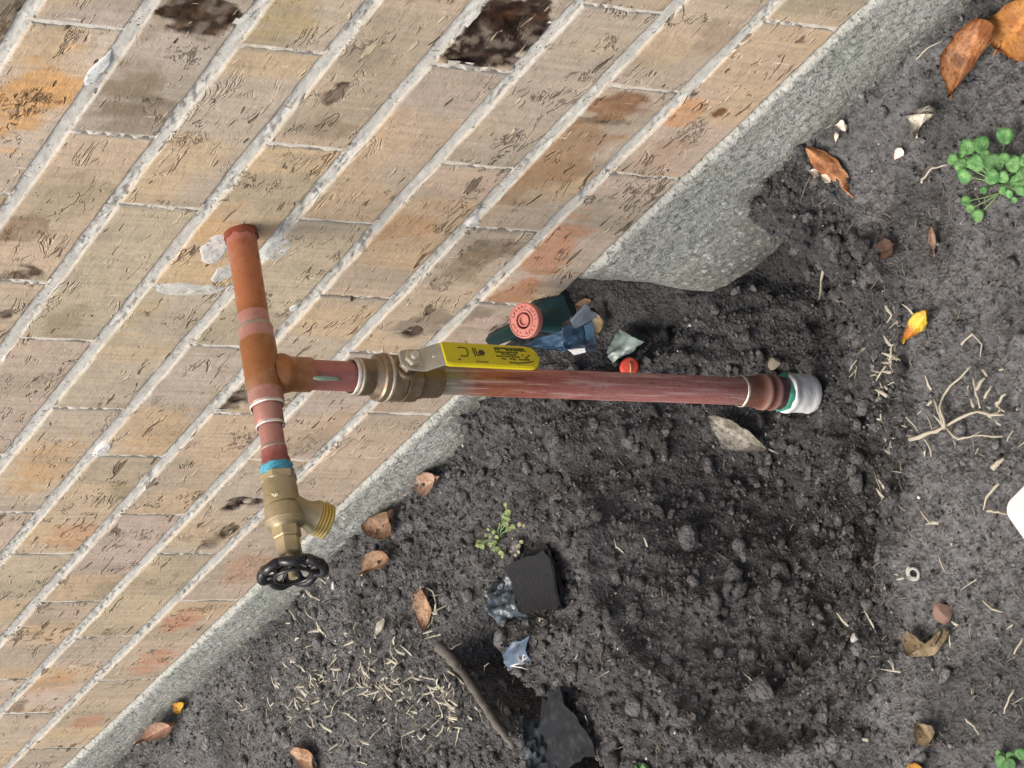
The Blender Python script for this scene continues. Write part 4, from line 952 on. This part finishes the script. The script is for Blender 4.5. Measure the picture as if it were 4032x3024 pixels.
WHT = mk_plain('white_plastic', (.80, .80, .80), .45, var=.04)
fw(shp('white_hem', [(2232, 1374), (2300, 1372), (2304, 1386), (2262, 1398)], (.040, .040, .041, .041), WHT, parent=wrap, amp=.0006, seed=16, nu=8, nv=8))
# clear green scrap
CLR = mk_plain('cloudy_film', (.20, .26, .25), .25, var=.5, bump=.001, scale=60, dirt=(.04, .05, .045), spec=.8)
o = sheet('plastic_scrap', [(2395, 1390), (2440, 1300), (2540, 1350), (2420, 1430)], (.004, .014, .010, .004), CLR, amp=.005, fr=80, thick=.0005, seed=22, nu=20, nv=20); tag(o, 'cloudy grey green plastic scrap behind the small red cap', 'plastic scrap')
# red cap lying against the riser
RED = mk_plain('red_plastic', (.62, .075, .045), .42, var=.15, bump=.0004)
cap = thing('red_cap', 'small bright red plastic cap lying behind the copper riser', 'cap', W(*ground(2485, 1450)))
cp = W(*ground(2480, 1442, .008)); cd = (W(.75, .45, .2)).normalized(); ci = Matrix.Translation(cap.location).inverted()
k_ = lathe('cap_shell', cp - cd * .004, cd, [(-.004, .0076, (1, 1, 1)), (.002, .0078, (1, 1, 1)), (.0045, .0064, (1, 1, 1)), (.0052, .0030, (1, 1, 1)), (.0053, .0004, (1, 1, 1))], RED, cap, seg=32, wob=.0003, sub=.002); k_.matrix_parent_inverse = ci
_, qx, qy = frame(cd)
k_ = tube('cap_stalk', [cp + cd * .0016 - qx * .003, cp + cd * .0030 + qy * .0005, cp + cd * .0016 + qx * .006], [.0006, .0007, .0005], mk_plain('straw_stalk', (.55, .42, .16), .7), cap, 6); k_.matrix_parent_inverse = ci

# ------------------------------------------------------------------ rubbish in the soil, lower half
RUB = mk_plain('black_rubber', (.016, .017, .019), .9, var=.3, bump=.0006, scale=220, dirt=(.05, .048, .045), spec=.2)
RUBB = mk_plain('dusty_black_sheet', (.016, .018, .022), .9, spec=.2, var=.45, bump=.0006, scale=130, dirt=(.07, .065, .06))
FILM = mk_plain('dirty_clear_film', (.06, .085, .105), .34, var=.45, bump=.0012, scale=60, dirt=(.02, .022, .025), spec=.8)
FILB = mk_plain('blue_clear_film', (.075, .12, .18), .35, var=.30, bump=.0008, scale=80, dirt=(.04, .05, .06), spec=.7)
rub = thing('rubber_flap', 'black rubber flap sticking out of the soil below the small weed', 'rubber flap', W(*ground(2100, 2300)))
ri = Matrix.Translation(rub.location).inverted()
def fr_(o, m): o.matrix_parent_inverse = m; return o
fr_(sheet('flap', [(1996, 2228), (2166, 2168), (2214, 2392), (2052, 2416)], (.009, .007, .005, .011), RUB, parent=rub, amp=.0010, fr=18, thick=.0035, seed=31, curl=.004, nu=20, nv=20), ri)
fr_(sheet('flap_edge', [(2060, 2190), (2150, 2142), (2172, 2180), (2040, 2222)], (.004, .004, .009, .009), RUBB, parent=rub, amp=.001, fr=30, thick=.002, seed=33), ri)
fr_(sheet('flap_side', [(2166, 2170), (2186, 2196), (2226, 2388), (2206, 2396)], (.011, .002, .001, .010), RUB, parent=rub, amp=.0008, fr=30, thick=.002, seed=34), ri)
film = thing('crumpled_film', 'crumpled dirty clear film beside the black rubber flap', 'plastic film', W(*ground(1990, 2400)))
fi = Matrix.Translation(film.location).inverted()
fr_(sheet('film_sheet', [(1918, 2330), (2010, 2250), (2064, 2420), (1956, 2460)], (.006, .006, .008, .004), FILM, parent=film, amp=.007, fr=110, thick=.0005, seed=41, nu=24, nv=24), fi)
fr_(sheet('film_sheet', [(1920, 2360), (1945, 2290), (1990, 2292), (1972, 2372)], (.004, .013, .013, .006), RUB, parent=film, amp=.0015, fr=40, thick=.0007, seed=43, nu=12, nv=12), fi)
o = sheet('blue_film_scrap', [(1980, 2556), (2074, 2505), (2090, 2604), (2005, 2636)], (.003, .0035, .0035, .002), FILB, amp=.0035, fr=50, thick=.0006, seed=51, nu=20, nv=20); tag(o, 'smooth blue grey film scrap crossed by white roots below the dark pit', 'plastic scrap')
o = sheet('black_sheet', [(2130, 2760), (2200, 2700), (2385, 2955), (2190, 3060)], (.008, .009, .002, .003), RUBB, amp=.007, fr=26, thick=.0012, seed=61, nu=44, nv=36); tag(o, 'dusty black liner sheet showing in the trench at the bottom edge', 'plastic sheet')
o = sheet('crumpled_liner', [(2045, 2850), (2130, 2815), (2190, 3060), (2080, 3070)], (.016, .018, .018, .014), FILM, amp=.007, fr=130, thick=.0006, seed=63, nu=24, nv=20); tag(o, 'crumpled shiny blue grey film lying on the black liner in the trench', 'plastic film')
# edging strip along the trench
EDG = mk_plain('dusty_edging', (.150, .138, .122), .92, var=.55, bump=.0016, scale=80, dirt=(.06, .055, .05), spec=.2)
pp = [ground(x_, y_, .003) for x_, y_ in ((1728, 2545), (1772, 2590), (1830, 2665), (1890, 2750), (1940, 2830), (1990, 2900), (2030, 2950))]
QS = []
for a_, b_ in zip(pp[:-1], pp[1:]):
    for k_ in range(6): QS.append(a_ + (b_ - a_) * k_ / 6 + np.array([rnd.uniform(-1, 1), rnd.uniform(-.9, .4), rnd.uniform(-1, 1)]) * .0007)
strip = tube('edging_strip', [W(*p) for p in QS], [(.0050 - .0022 * i_ / len(QS)) * rnd.uniform(.86, 1.12) for i_ in range(len(QS))], EDG, None, 14, (.8, .8, .8)); tag(strip, 'long dusty brown buried edging strip beside the dark trench', 'edging')

# roots and twigs
RT = mk_plain('dry_root', (.42, .38, .30), .8, var=.25, scale=200, dirt=(.18, .15, .11)); RW = mk_plain('white_root', (.60, .62, .60), .7, var=.15)
def rtube(name, pl, r, parent, mat=RT, h=.004, seg=6):
    P = [ground(x_, y_, h + .001 * math.sin(i * 2.1)) for i, (x_, y_) in enumerate(pl)]
    Q = []
    for a, b in zip(P[:-1], P[1:]):
        for k in range(3): Q.append(a + (b - a) * k / 3 + np.array([rnd.uniform(-1, 1), rnd.uniform(-1, 1), rnd.uniform(-1, 1)]) * r * .5)
    Q.append(P[-1]); n = len(Q)
    return tube(name, [W(*p) for p in Q], [r * (1 - .5 * i / n) * rnd.uniform(.8, 1.2) for i in range(n)], mat, parent, seg)
def c6(l): return [(2632 + a * .6329, 1000 + b * .6329) for a, b in l]
def c9(l): return [(2632 + a * .6329, 1974 + b * .6329) for a, b in l]
def c8(l): return [(1300 + a * .6329, 1974 + b * .6329) for a, b in l]
def c3(l): return [(2632 + a * .6329, b * .6329) for a, b in l]
rc = thing('dry_root_clump', 'branching clump of pale dry grass roots on bare ground right of the coupling', 'roots', W(*ground(3780, 1640)))
ki = Matrix.Translation(rc.location).inverted()
for l, r_ in (([(1500, 1150), (1590, 1130), (1700, 1080), (1800, 1020), (1930, 980)], .0016), ([(1930, 980), (2000, 995), (2090, 1000)], .0012), ([(1710, 1075), (1680, 980), (1650, 900)], .0012), ([(1720, 1070), (1690, 960), (1710, 880), (1780, 800), (1880, 700)], .0011),
              ([(1730, 1085), (1800, 1150), (1900, 1130), (2080, 1135)], .0010), ([(1890, 770), (1920, 880), (1940, 960)], .0012), ([(1910, 850), (1970, 770)], .0015), ([(1970, 900), (2010, 820)], .001), ([(2040, 930), (2100, 870)], .0015), ([(1590, 1150), (1625, 1200), (1635, 1260)], .0009),
              ([(1480, 1010), (1550, 1100)], .0008), ([(1610, 1000), (1640, 1090)], .0007), ([(1900, 950), (1885, 900)], .0012), ([(2040, 940), (2090, 980)], .0010), ([(1800, 1150), (1880, 1140), (1950, 1100)], .0007), ([(1960, 720), (1980, 760)], .0013)):
    fr_(rtube('root', c6(l), r_, rc, h=.006), ki)
TW = [(c6([(1820, 560), (1890, 500), (1950, 560), (1940, 640)]), .0009, 'pale hooked root just above the branching root clump'), (c6([(1280, 1350), (1310, 1440), (1330, 1530)]), .0008, 'straight pale twig on the rim of the dug hole'),
      (c6([(1160, 1170), (1160, 1270), (1110, 1400)]), .0008, 'grey bent twig inside the hole below the coupling'), (c6([(2020, 1330), (2060, 1290), (2090, 1270)]), .0022, 'short thick pale root piece between the root clump and the white plate'),
      (c6([(2060, 1430), (1980, 1510), (1960, 1590)]), .0011, 'curved pale root pointing at the corner of the white plate'), (c6([(1990, 1600), (2050, 1605), (2110, 1620)]), .0010, 'flat pale root just left of the white plate corner'),
      (c3([(880, 1090), (850, 1170), (820, 1260)]), .0008, 'thin dark twig hanging below the cream petal'), (c3([(1580, 1120), (1640, 1050), (1740, 1025)]), .0009, 'arched dry stem left of the green clover'),
      (c3([(1540, 370), (1610, 300), (1700, 255)]), .0007, 'thin pale grass blade along the footing beside the large brown leaf'), (c9([(1570, 60), (1620, 130)]), .0009, 'short twig on bare ground left of the white plate'),
      (c9([(1680, 340), (1720, 440)]), .0007, 'thin twig to the right of the snail shell ring'), (c9([(1960, 620), (2010, 670), (2080, 690)]), .0009, 'angled pale twig right of the small red stone'),
      (c9([(2210, 850), (2150, 950)]), .0009, 'slanting twig near the right edge under the red stone level'), (c9([(2150, 1170), (2110, 1240), (2090, 1320)]), .0009, 'long slanting twig in the lower right corner'),
      (c9([(1850, 1350), (1900, 1400), (1930, 1450)]), .0010, 'pale twig above the leaf litter at bottom right'), (c8([(680, 920), (760, 915), (830, 870)]), .0012, 'pale bent root lying across the top end of the edging strip'),
      (c8([(735, 1050), (780, 1090), (835, 1140)]), .0013, 'flat pale straw lying beside the edging strip'), (c6([(960, 110), (940, 280)]), .0013, 'pale dry stem in the soil above the coupling'),
      (c8([(580, 530), (640, 560), (660, 640), (665, 690)]), .0008, 'thin looping straw beside the long curled tan leaf')]
for l, r_, lab in TW: tag(rtube('twig', l, r_, None, mat=(RT if 'dark' not in lab and 'grey' not in lab else mk_plain('dark_twig', (.12, .10, .08), .8)), h=.004), lab, 'twig')
wr = thing('white_root', 'forked thin white root lying on the blue film scrap', 'root', W(*ground(2060, 2620))); wi = Matrix.Translation(wr.location).inverted()
for l in ([(950, 430), (1050, 400), (1090, 370), (1150, 330)], [(1090, 370), (1100, 290), (1150, 320)], [(960, 435), (1080, 450), (1150, 475)]):
    fr_(rtube('root_branch', [(1700 + a * .3279, 2480 + b * .3279) for a, b in l], .0006, wr, RW, h=.011), wi)

# dry grass litter: countless
def litter(name, cl, mat, lab, cat, seed, w=(.0005, .0010), L=(.005, .014), upz=.6):
    r_ = random.Random(seed); V, Fc = [], []
    for (px, py, sx, sy, cnt) in cl:
        for _ in range(cnt):
            x_ = r_.gauss(px, sx); y_ = r_.gauss(py, sy)
            if not (-100 < x_ < 4150 and -50 < y_ < 3100): continue
            p = on(x_, y_, 1, -.06)
            if p[2] < .006: continue
            p[1] = float(terrain(p[0], p[2]))
            a = r_.uniform(0, 6.28); el = r_.uniform(0, upz); l_ = r_.uniform(*L); d = np.array([math.cos(a) * math.cos(el), math.sin(el), math.sin(a) * math.cos(el)])
            sd_ = np.cross(d, [0, 1, 0]); sd_ /= np.linalg.norm(sd_) + 1e-9; ww = r_.uniform(*w); bend = r_.uniform(-.25, .35) * l_
            b = len(V); p0 = p + np.array([0, r_.uniform(-.0015, .0015), 0])
            for k, s in enumerate((0, .5, 1)):
                c_ = p0 + d * l_ * s + np.array([0, bend * s * (1 - s) * 2, 0]) + sd_ * bend * s * s
                wk = ww * (1, .9, .35)[k]; th_ = np.array([0, ww * .5, 0])
                V += [c_ - sd_ * wk, c_ + th_, c_ + sd_ * wk, c_ - th_]
            for k in range(2):
                for j in range(4): Fc.append((b + k * 4 + j, b + k * 4 + (j + 1) % 4, b + k * 4 + 4 + (j + 1) % 4, b + k * 4 + 4 + j))
            Fc.append((b, b + 3, b + 2, b + 1)); Fc.append((b + 8, b + 9, b + 10, b + 11))
    V = np.array(V); o = mesh_from(name, np.c_[V[:, 0], -V[:, 2], V[:, 1]], np.array(Fc), mat, smooth=False, col=np.ones((len(V), 3))); tag(o, lab, cat); o['kind'] = 'stuff'
STR = mk_plain('straw', (.46, .43, .34), .8, var=.5, scale=120, dirt=(.20, .17, .12)); STD = mk_plain('dull_straw', (.17, .15, .12), .85, var=.4, scale=300, dirt=(.07, .06, .05))
litter('dry_grass', [(1290, 2690, 50, 40, 70), (1480, 2690, 35, 50, 70), (1640, 2690, 40, 70, 60), (1440, 2560, 90, 50, 25), (1780, 2760, 40, 60, 60), (1150, 2760, 100, 70, 50), (1400, 2880, 140, 70, 60), (1250, 2330, 50, 60, 30), (1700, 2400, 70, 60, 30), (3260, 1480, 60, 80, 36), (3330, 1350, 60, 120, 30), (1200, 2480, 90, 60, 24), (2980, 1420, 40, 30, 10), (1850, 2830, 40, 40, 30), (3700, 1650, 160, 120, 26), (3650, 2500, 200, 200, 26), (3350, 1700, 60, 200, 16), (2300, 2500, 400, 250, 22)],
       STR, 'short broken bits of pale dry grass on the soil left of the trench', 'dry grass', 5, (.0003, .0015), (.002, .015), .9)
litter('soil_fibres', [(1300, 2500, 280, 220, 420), (900, 2780, 200, 120, 180), (3500, 2000, 250, 600, 320), (3700, 2600, 250, 300, 240), (2300, 2700, 350, 250, 260), (3500, 900, 300, 300, 160), (1650, 2800, 250, 150, 260), (2000, 1900, 400, 250, 200)],
       STD, 'dull thin plant fibres mixed through the soil surface', 'plant litter', 9, (.0003, .0006), (.004, .010), .5)

# ------------------------------------------------------------------ green plants
GRNL = mk_leaf('clover_green', (.060, .19, .055), (.17, .35, .12), .6, 160, .0003); GRNS = mk_plain('stem_green', (.16, .27, .10), .6, var=.2); GRNW = mk_leaf('weed_green', (.19, .27, .10), (.33, .38, .17), .6, 120); GRNP = mk_leaf('pale_weed', (.36, .36, .20), (.46, .46, .28), .6, 120)
def roundleaf(name, p, r, nrm, mat, parent, tone=1., seed=0, notch=.0):
    nrm = Vector(nrm).normalized(); _, x_, y_ = frame(nrm); V = [p - nrm * r * .12]; cc = [(tone * 1.15,) * 3]; n = 14
    for ringk, rr in ((1, .5), (2, 1.)):
        for i in range(n):
            th = 2 * math.pi * i / n + seed; q = r * rr * (1 + .06 * math.sin(th * 3 + seed) - notch * (abs(math.cos(th / 2)) ** 20))
            z = r * (.10 * rr ** 2 + .07 * math.sin(th * 2 + seed) * rr)
            V.append(p + (x_ * math.cos(th) + y_ * math.sin(th)) * q + nrm * z); cc.append((tone * (1.0 if ringk == 1 else .86 + .1 * math.sin(i * 2.4)),) * 3)
    Fc = [(0, 1 + i, 1 + (i + 1) % n) for i in range(n)] + [(1 + i, 1 + n + i, 1 + n + (i + 1) % n, 1 + (i + 1) % n) for i in range(n)]
    k = len(V); V2_ = V + [v - nrm * .00025 for v in V]; Fc += [tuple(j + k for j in f)[::-1] for f in Fc] + [(1 + n + i, k + 1 + n + i, k + 1 + n + (i + 1) % n, 1 + n + (i + 1) % n) for i in range(n)]
    return mesh_from(name, V2_, Fc, mat, parent, col=np.array(cc + cc))
clo = thing('clover_plant', 'bright green small round leaved plant growing from bare soil near the dead leaves', 'plant', W(*ground(3900, 720)))
gi = Matrix.Translation(clo.location).inverted(); root = ground(3930, 720, 0)
CL = [(1950, 900, 60), (2095, 845, 50), (1862, 915, 44), (1768, 990, 36), (1830, 1022, 44), (1915, 1015, 50), (1840, 1095, 50), (2025, 1018, 56), (2150, 1020, 52), (2015, 1098, 50), (2085, 1100, 36), (2170, 1130, 50), (1853, 1252, 36), (1925, 1338, 38), (1880, 1298, 30), (2080, 1180, 24), (2210, 1080, 40), (2195, 1190, 30), (1960, 1180, 24), (2120, 1205, 24), (2090, 985, 34), (1975, 960, 30), (1820, 955, 24), (2240, 1000, 50), (2270, 1140, 50), (2300, 1060, 55), (2150, 1245, 22)]
for i, (a, b, r_) in enumerate(CL):
    hh = .010 + .010 * rnd.random() if b < 1200 else .005
    px_, py_ = c3([(a, b)])[0]; g = ground(px_, py_, hh); p = W(*g)
    nr = (co.location - p).normalized() * .45 + Vector((rnd.uniform(-.35, .35), rnd.uniform(-.5, .1), 1.0)) * .6
    fr_(roundleaf('leaflet', p, r_ * .6329 / 5500 * rnd.uniform(.92, 1.12), nr, GRNL, clo, rnd.uniform(.6, 1.25), i, .15), gi)
    rt_ = root if b < 1200 else np.array(ground(*c3([(2060, 1200)])[0], .002)); m_ = (rt_ * .5 + g * .5); m_[1] = min(m_[1], g[1] - .003)
    fr_(tube('stem', [W(*rt_), W(*m_), p - nr.normalized() * .0008], [.0006, .0005, .0004], GRNS, clo, 5), gi)
wd = thing('small_weed', 'small pale green weed sprouting above the black rubber flap', 'plant', W(*ground(1990, 2130))); wi2 = Matrix.Translation(wd.location).inverted()
def c7(l): return [(1800 + a * .422, 1980 + b * .422) for a, b in l]
WL = [(475, 90, 26, 0), (470, 150, 22, 0), (455, 200, 24, 0), (520, 225, 22, 0), (480, 245, 22, 0), (430, 130, 16, 1), (400, 200, 12, 1), (340, 270, 18, 1), (270, 300, 16, 1), (310, 320, 14, 1), (205, 370, 24, 1), (235, 410, 22, 1), (190, 400, 16, 1), (310, 385, 22, 0), (350, 370, 20, 0), (380, 430, 22, 1), (410, 470, 22, 1), (420, 500, 14, 1), (340, 440, 14, 1), (450, 15, 18, 0), (440, 110, 14, 0), (580, 200, 18, 2), (620, 212, 14, 2), (540, 410, 18, 2), (570, 400, 18, 2), (600, 365, 16, 2), (570, 460, 16, 2), (545, 490, 12, 2), (370, 320, 16, 1), (290, 250, 14, 1)]
wr0 = ground(*c7([(400, 320)])[0], 0)
for i, (a, b, r_, kd) in enumerate(WL):
    g = ground(*c7([(a, b)])[0], .005 + .006 * rnd.random()); p = W(*g); nr = (co.location - p).normalized() * .6 + Vector((rnd.uniform(-.6, .6), rnd.uniform(-.6, .2), .8)) * .6
    fr_(roundleaf('leaflet', p, r_ * .422 / 5400 * 1.55, nr, (GRNW, GRNW, GRNP)[kd], wd, rnd.uniform(.8, 1.15) if kd else rnd.uniform(.65, .95), i, .3), wi2)
    if kd < 2 and i % 2 == 0: fr_(tube('stem', [W(*wr0), W(*((wr0 + g) / 2 + np.array([0, .002, 0]))), p], [.0006, .0005, .0004], GRNS, wd, 5), wi2)
sp = thing('green_sprout', 'green grass sprout cut by the bottom edge near the right corner', 'plant', W(*ground(3960, 3010))); si = Matrix.Translation(sp.location).inverted()
for i in range(9):
    g = ground(3960 + rnd.uniform(-45, 70), 3000 + rnd.uniform(-45, 45), .004 + .004 * rnd.random()); p = W(*g)
    fr_(roundleaf('leaflet', p, .0040, (rnd.uniform(-.4, .4), -.4, .8), GRNL, sp, rnd.uniform(.55, .9), i), si)
sp = thing('green_sprout', 'small green sprout at the bottom edge right of the trench', 'plant', W(*ground(2530, 3010))); si = Matrix.Translation(sp.location).inverted()
for i in range(5):
    g = ground(2530 + rnd.uniform(-40, 40), 3010 + rnd.uniform(-20, 25), .004); p = W(*g)
    fr_(roundleaf('leaflet', p, .0036, (rnd.uniform(-.4, .4), -.4, .8), GRNL, sp, rnd.uniform(.6, .9), i + 3), si)

# ------------------------------------------------------------------ stones, shell, white plate
def stone(name, px, py, r, mat, lab, cat, flat=.6, seed=1, lvl=3):
    v0, f0 = ico(lvl); q = v0.copy(); rs = np.random.RandomState(seed)
    for _ in range(9):
        d = rs.randn(3); d /= np.linalg.norm(d); c_ = rs.uniform(.55, .85); s = q @ d; q = q - np.outer(np.clip(s - c_, 0, None), d)
    q *= r * rs.uniform(.85, 1.2, 3); q[:, 2] *= flat; g = ground(px, py, 0)
    o = mesh_from(name, q + np.array([g[0], -g[2], g[1] + r * flat * .45]), f0, mat, angle=30, col=np.ones((len(q), 3))); return tag(o, lab, cat)
stone('stone', 3722, 2410, .0085, mk_plain('red_stone', (.22, .135, .105), .85, var=.2), 'small angular reddish stone on the bare ground', 'stone', seed=4)
stone('stone', 3340 - 1900, 2300, .0042, mk_plain('pale_stone', (.42, .40, .37), .85), 'pale pebble right of the black handwheel', 'stone', seed=8)
stone('stone', 1318, 2305, .0045, mk_plain('pale_stone_b', (.48, .47, .44), .85), 'round whitish pebble touching the footing beside the handwheel', 'stone', seed=11)
stone('stone', 3370, 2512, .0042, mk_plain('pale_stone_c', (.44, .43, .40), .85), 'small pale pebble inside the dug hole near its far rim', 'stone', seed=12)
stone('stone', 3055, 1430, .0062, mk_plain('tan_stone', (.20, .18, .14), .85), 'smooth olive tan pebble above the galvanised coupling', 'stone', seed=14)
stone('mortar_crumb', 2925, 935, .0085, mk_plain('mortar_crumb', (.50, .50, .49), .9, var=.3), 'crumbled white mortar lump on the soil against the footing bulge', 'mortar crumb', seed=15)
g = W(*ground(3600, 2256, .003)); dn = Vector((.2, -.4, 1)).normalized(); _, sx, sy = frame(dn)
pts = [g + (sx * math.cos(t) + sy * math.sin(t)) * (.0050 * (1 - t / 20)) + dn * (.0012 * t / 6) for t in np.linspace(0, 9.5, 40)]
o = tube('snail_shell', pts, [.0017 * (1 - .6 * i / 40) for i in range(40)], mk_plain('shell', (.36, .35, .32), .5, var=.2), None, 8); tag(o, 'small whitish snail shell ring on the bare ground', 'shell')
# white plate: a rounded slab whose corner enters at the right edge
c0 = ground(3955, 2000, .004); ca = np.array(ground(4060, 1900, .004)); cb = np.array(ground(4085, 2180, .004))
da = (ca - c0); db = (cb - c0); da[1] = 0; db[1] = 0; da /= np.linalg.norm(da); db /= np.linalg.norm(db)
hgt = float(c0[1]); rad = .010; corners = []
def q2(a, b): return c0 + da * a + db * b
path = [q2(rad * (1 - math.sin(t)), rad * (1 - math.cos(t))) for t in np.linspace(0, math.pi / 2, 9)]
path = [q2(.14, 0)] + path[::-1][::-1][::-1] if False else path
LW, LH = .15, .11
out_ = []
for (cx_, cy_, a0) in ((rad, rad, math.pi), (LW - rad, rad, 1.5 * math.pi), (LW - rad, LH - rad, 0), (rad, LH - rad, .5 * math.pi)):
    for t in np.linspace(a0, a0 + math.pi / 2, 9): out_.append((cx_ + rad * math.cos(t), cy_ + rad * math.sin(t)))
V, Fc = [], []; lv = [(.0, .0012), (.0010, 0), (.0060, 0), (.0072, .0012)]
for (z, ins) in lv:
    for (a, b) in out_:
        a_ = a + (ins if a < LW / 2 else -ins); b_ = b + (ins if b < LH / 2 else -ins)
        p = q2(a_, b_); V.append((p[0], -p[2], hgt - .004 + z))
m_ = len(out_)
for i in range(3):
    for j in range(m_): Fc.append((i * m_ + j, i * m_ + (j + 1) % m_, (i + 1) * m_ + (j + 1) % m_, (i + 1) * m_ + j))
Fc.append(tuple(range(m_))[::-1]); Fc.append(tuple(range(3 * m_, 4 * m_)))
o = mesh_from('white_plate', V, Fc, WHT, angle=40, col=np.ones((len(V), 3))); tag(o, 'white rounded plastic plate entering at the right edge on bare ground', 'plastic plate')
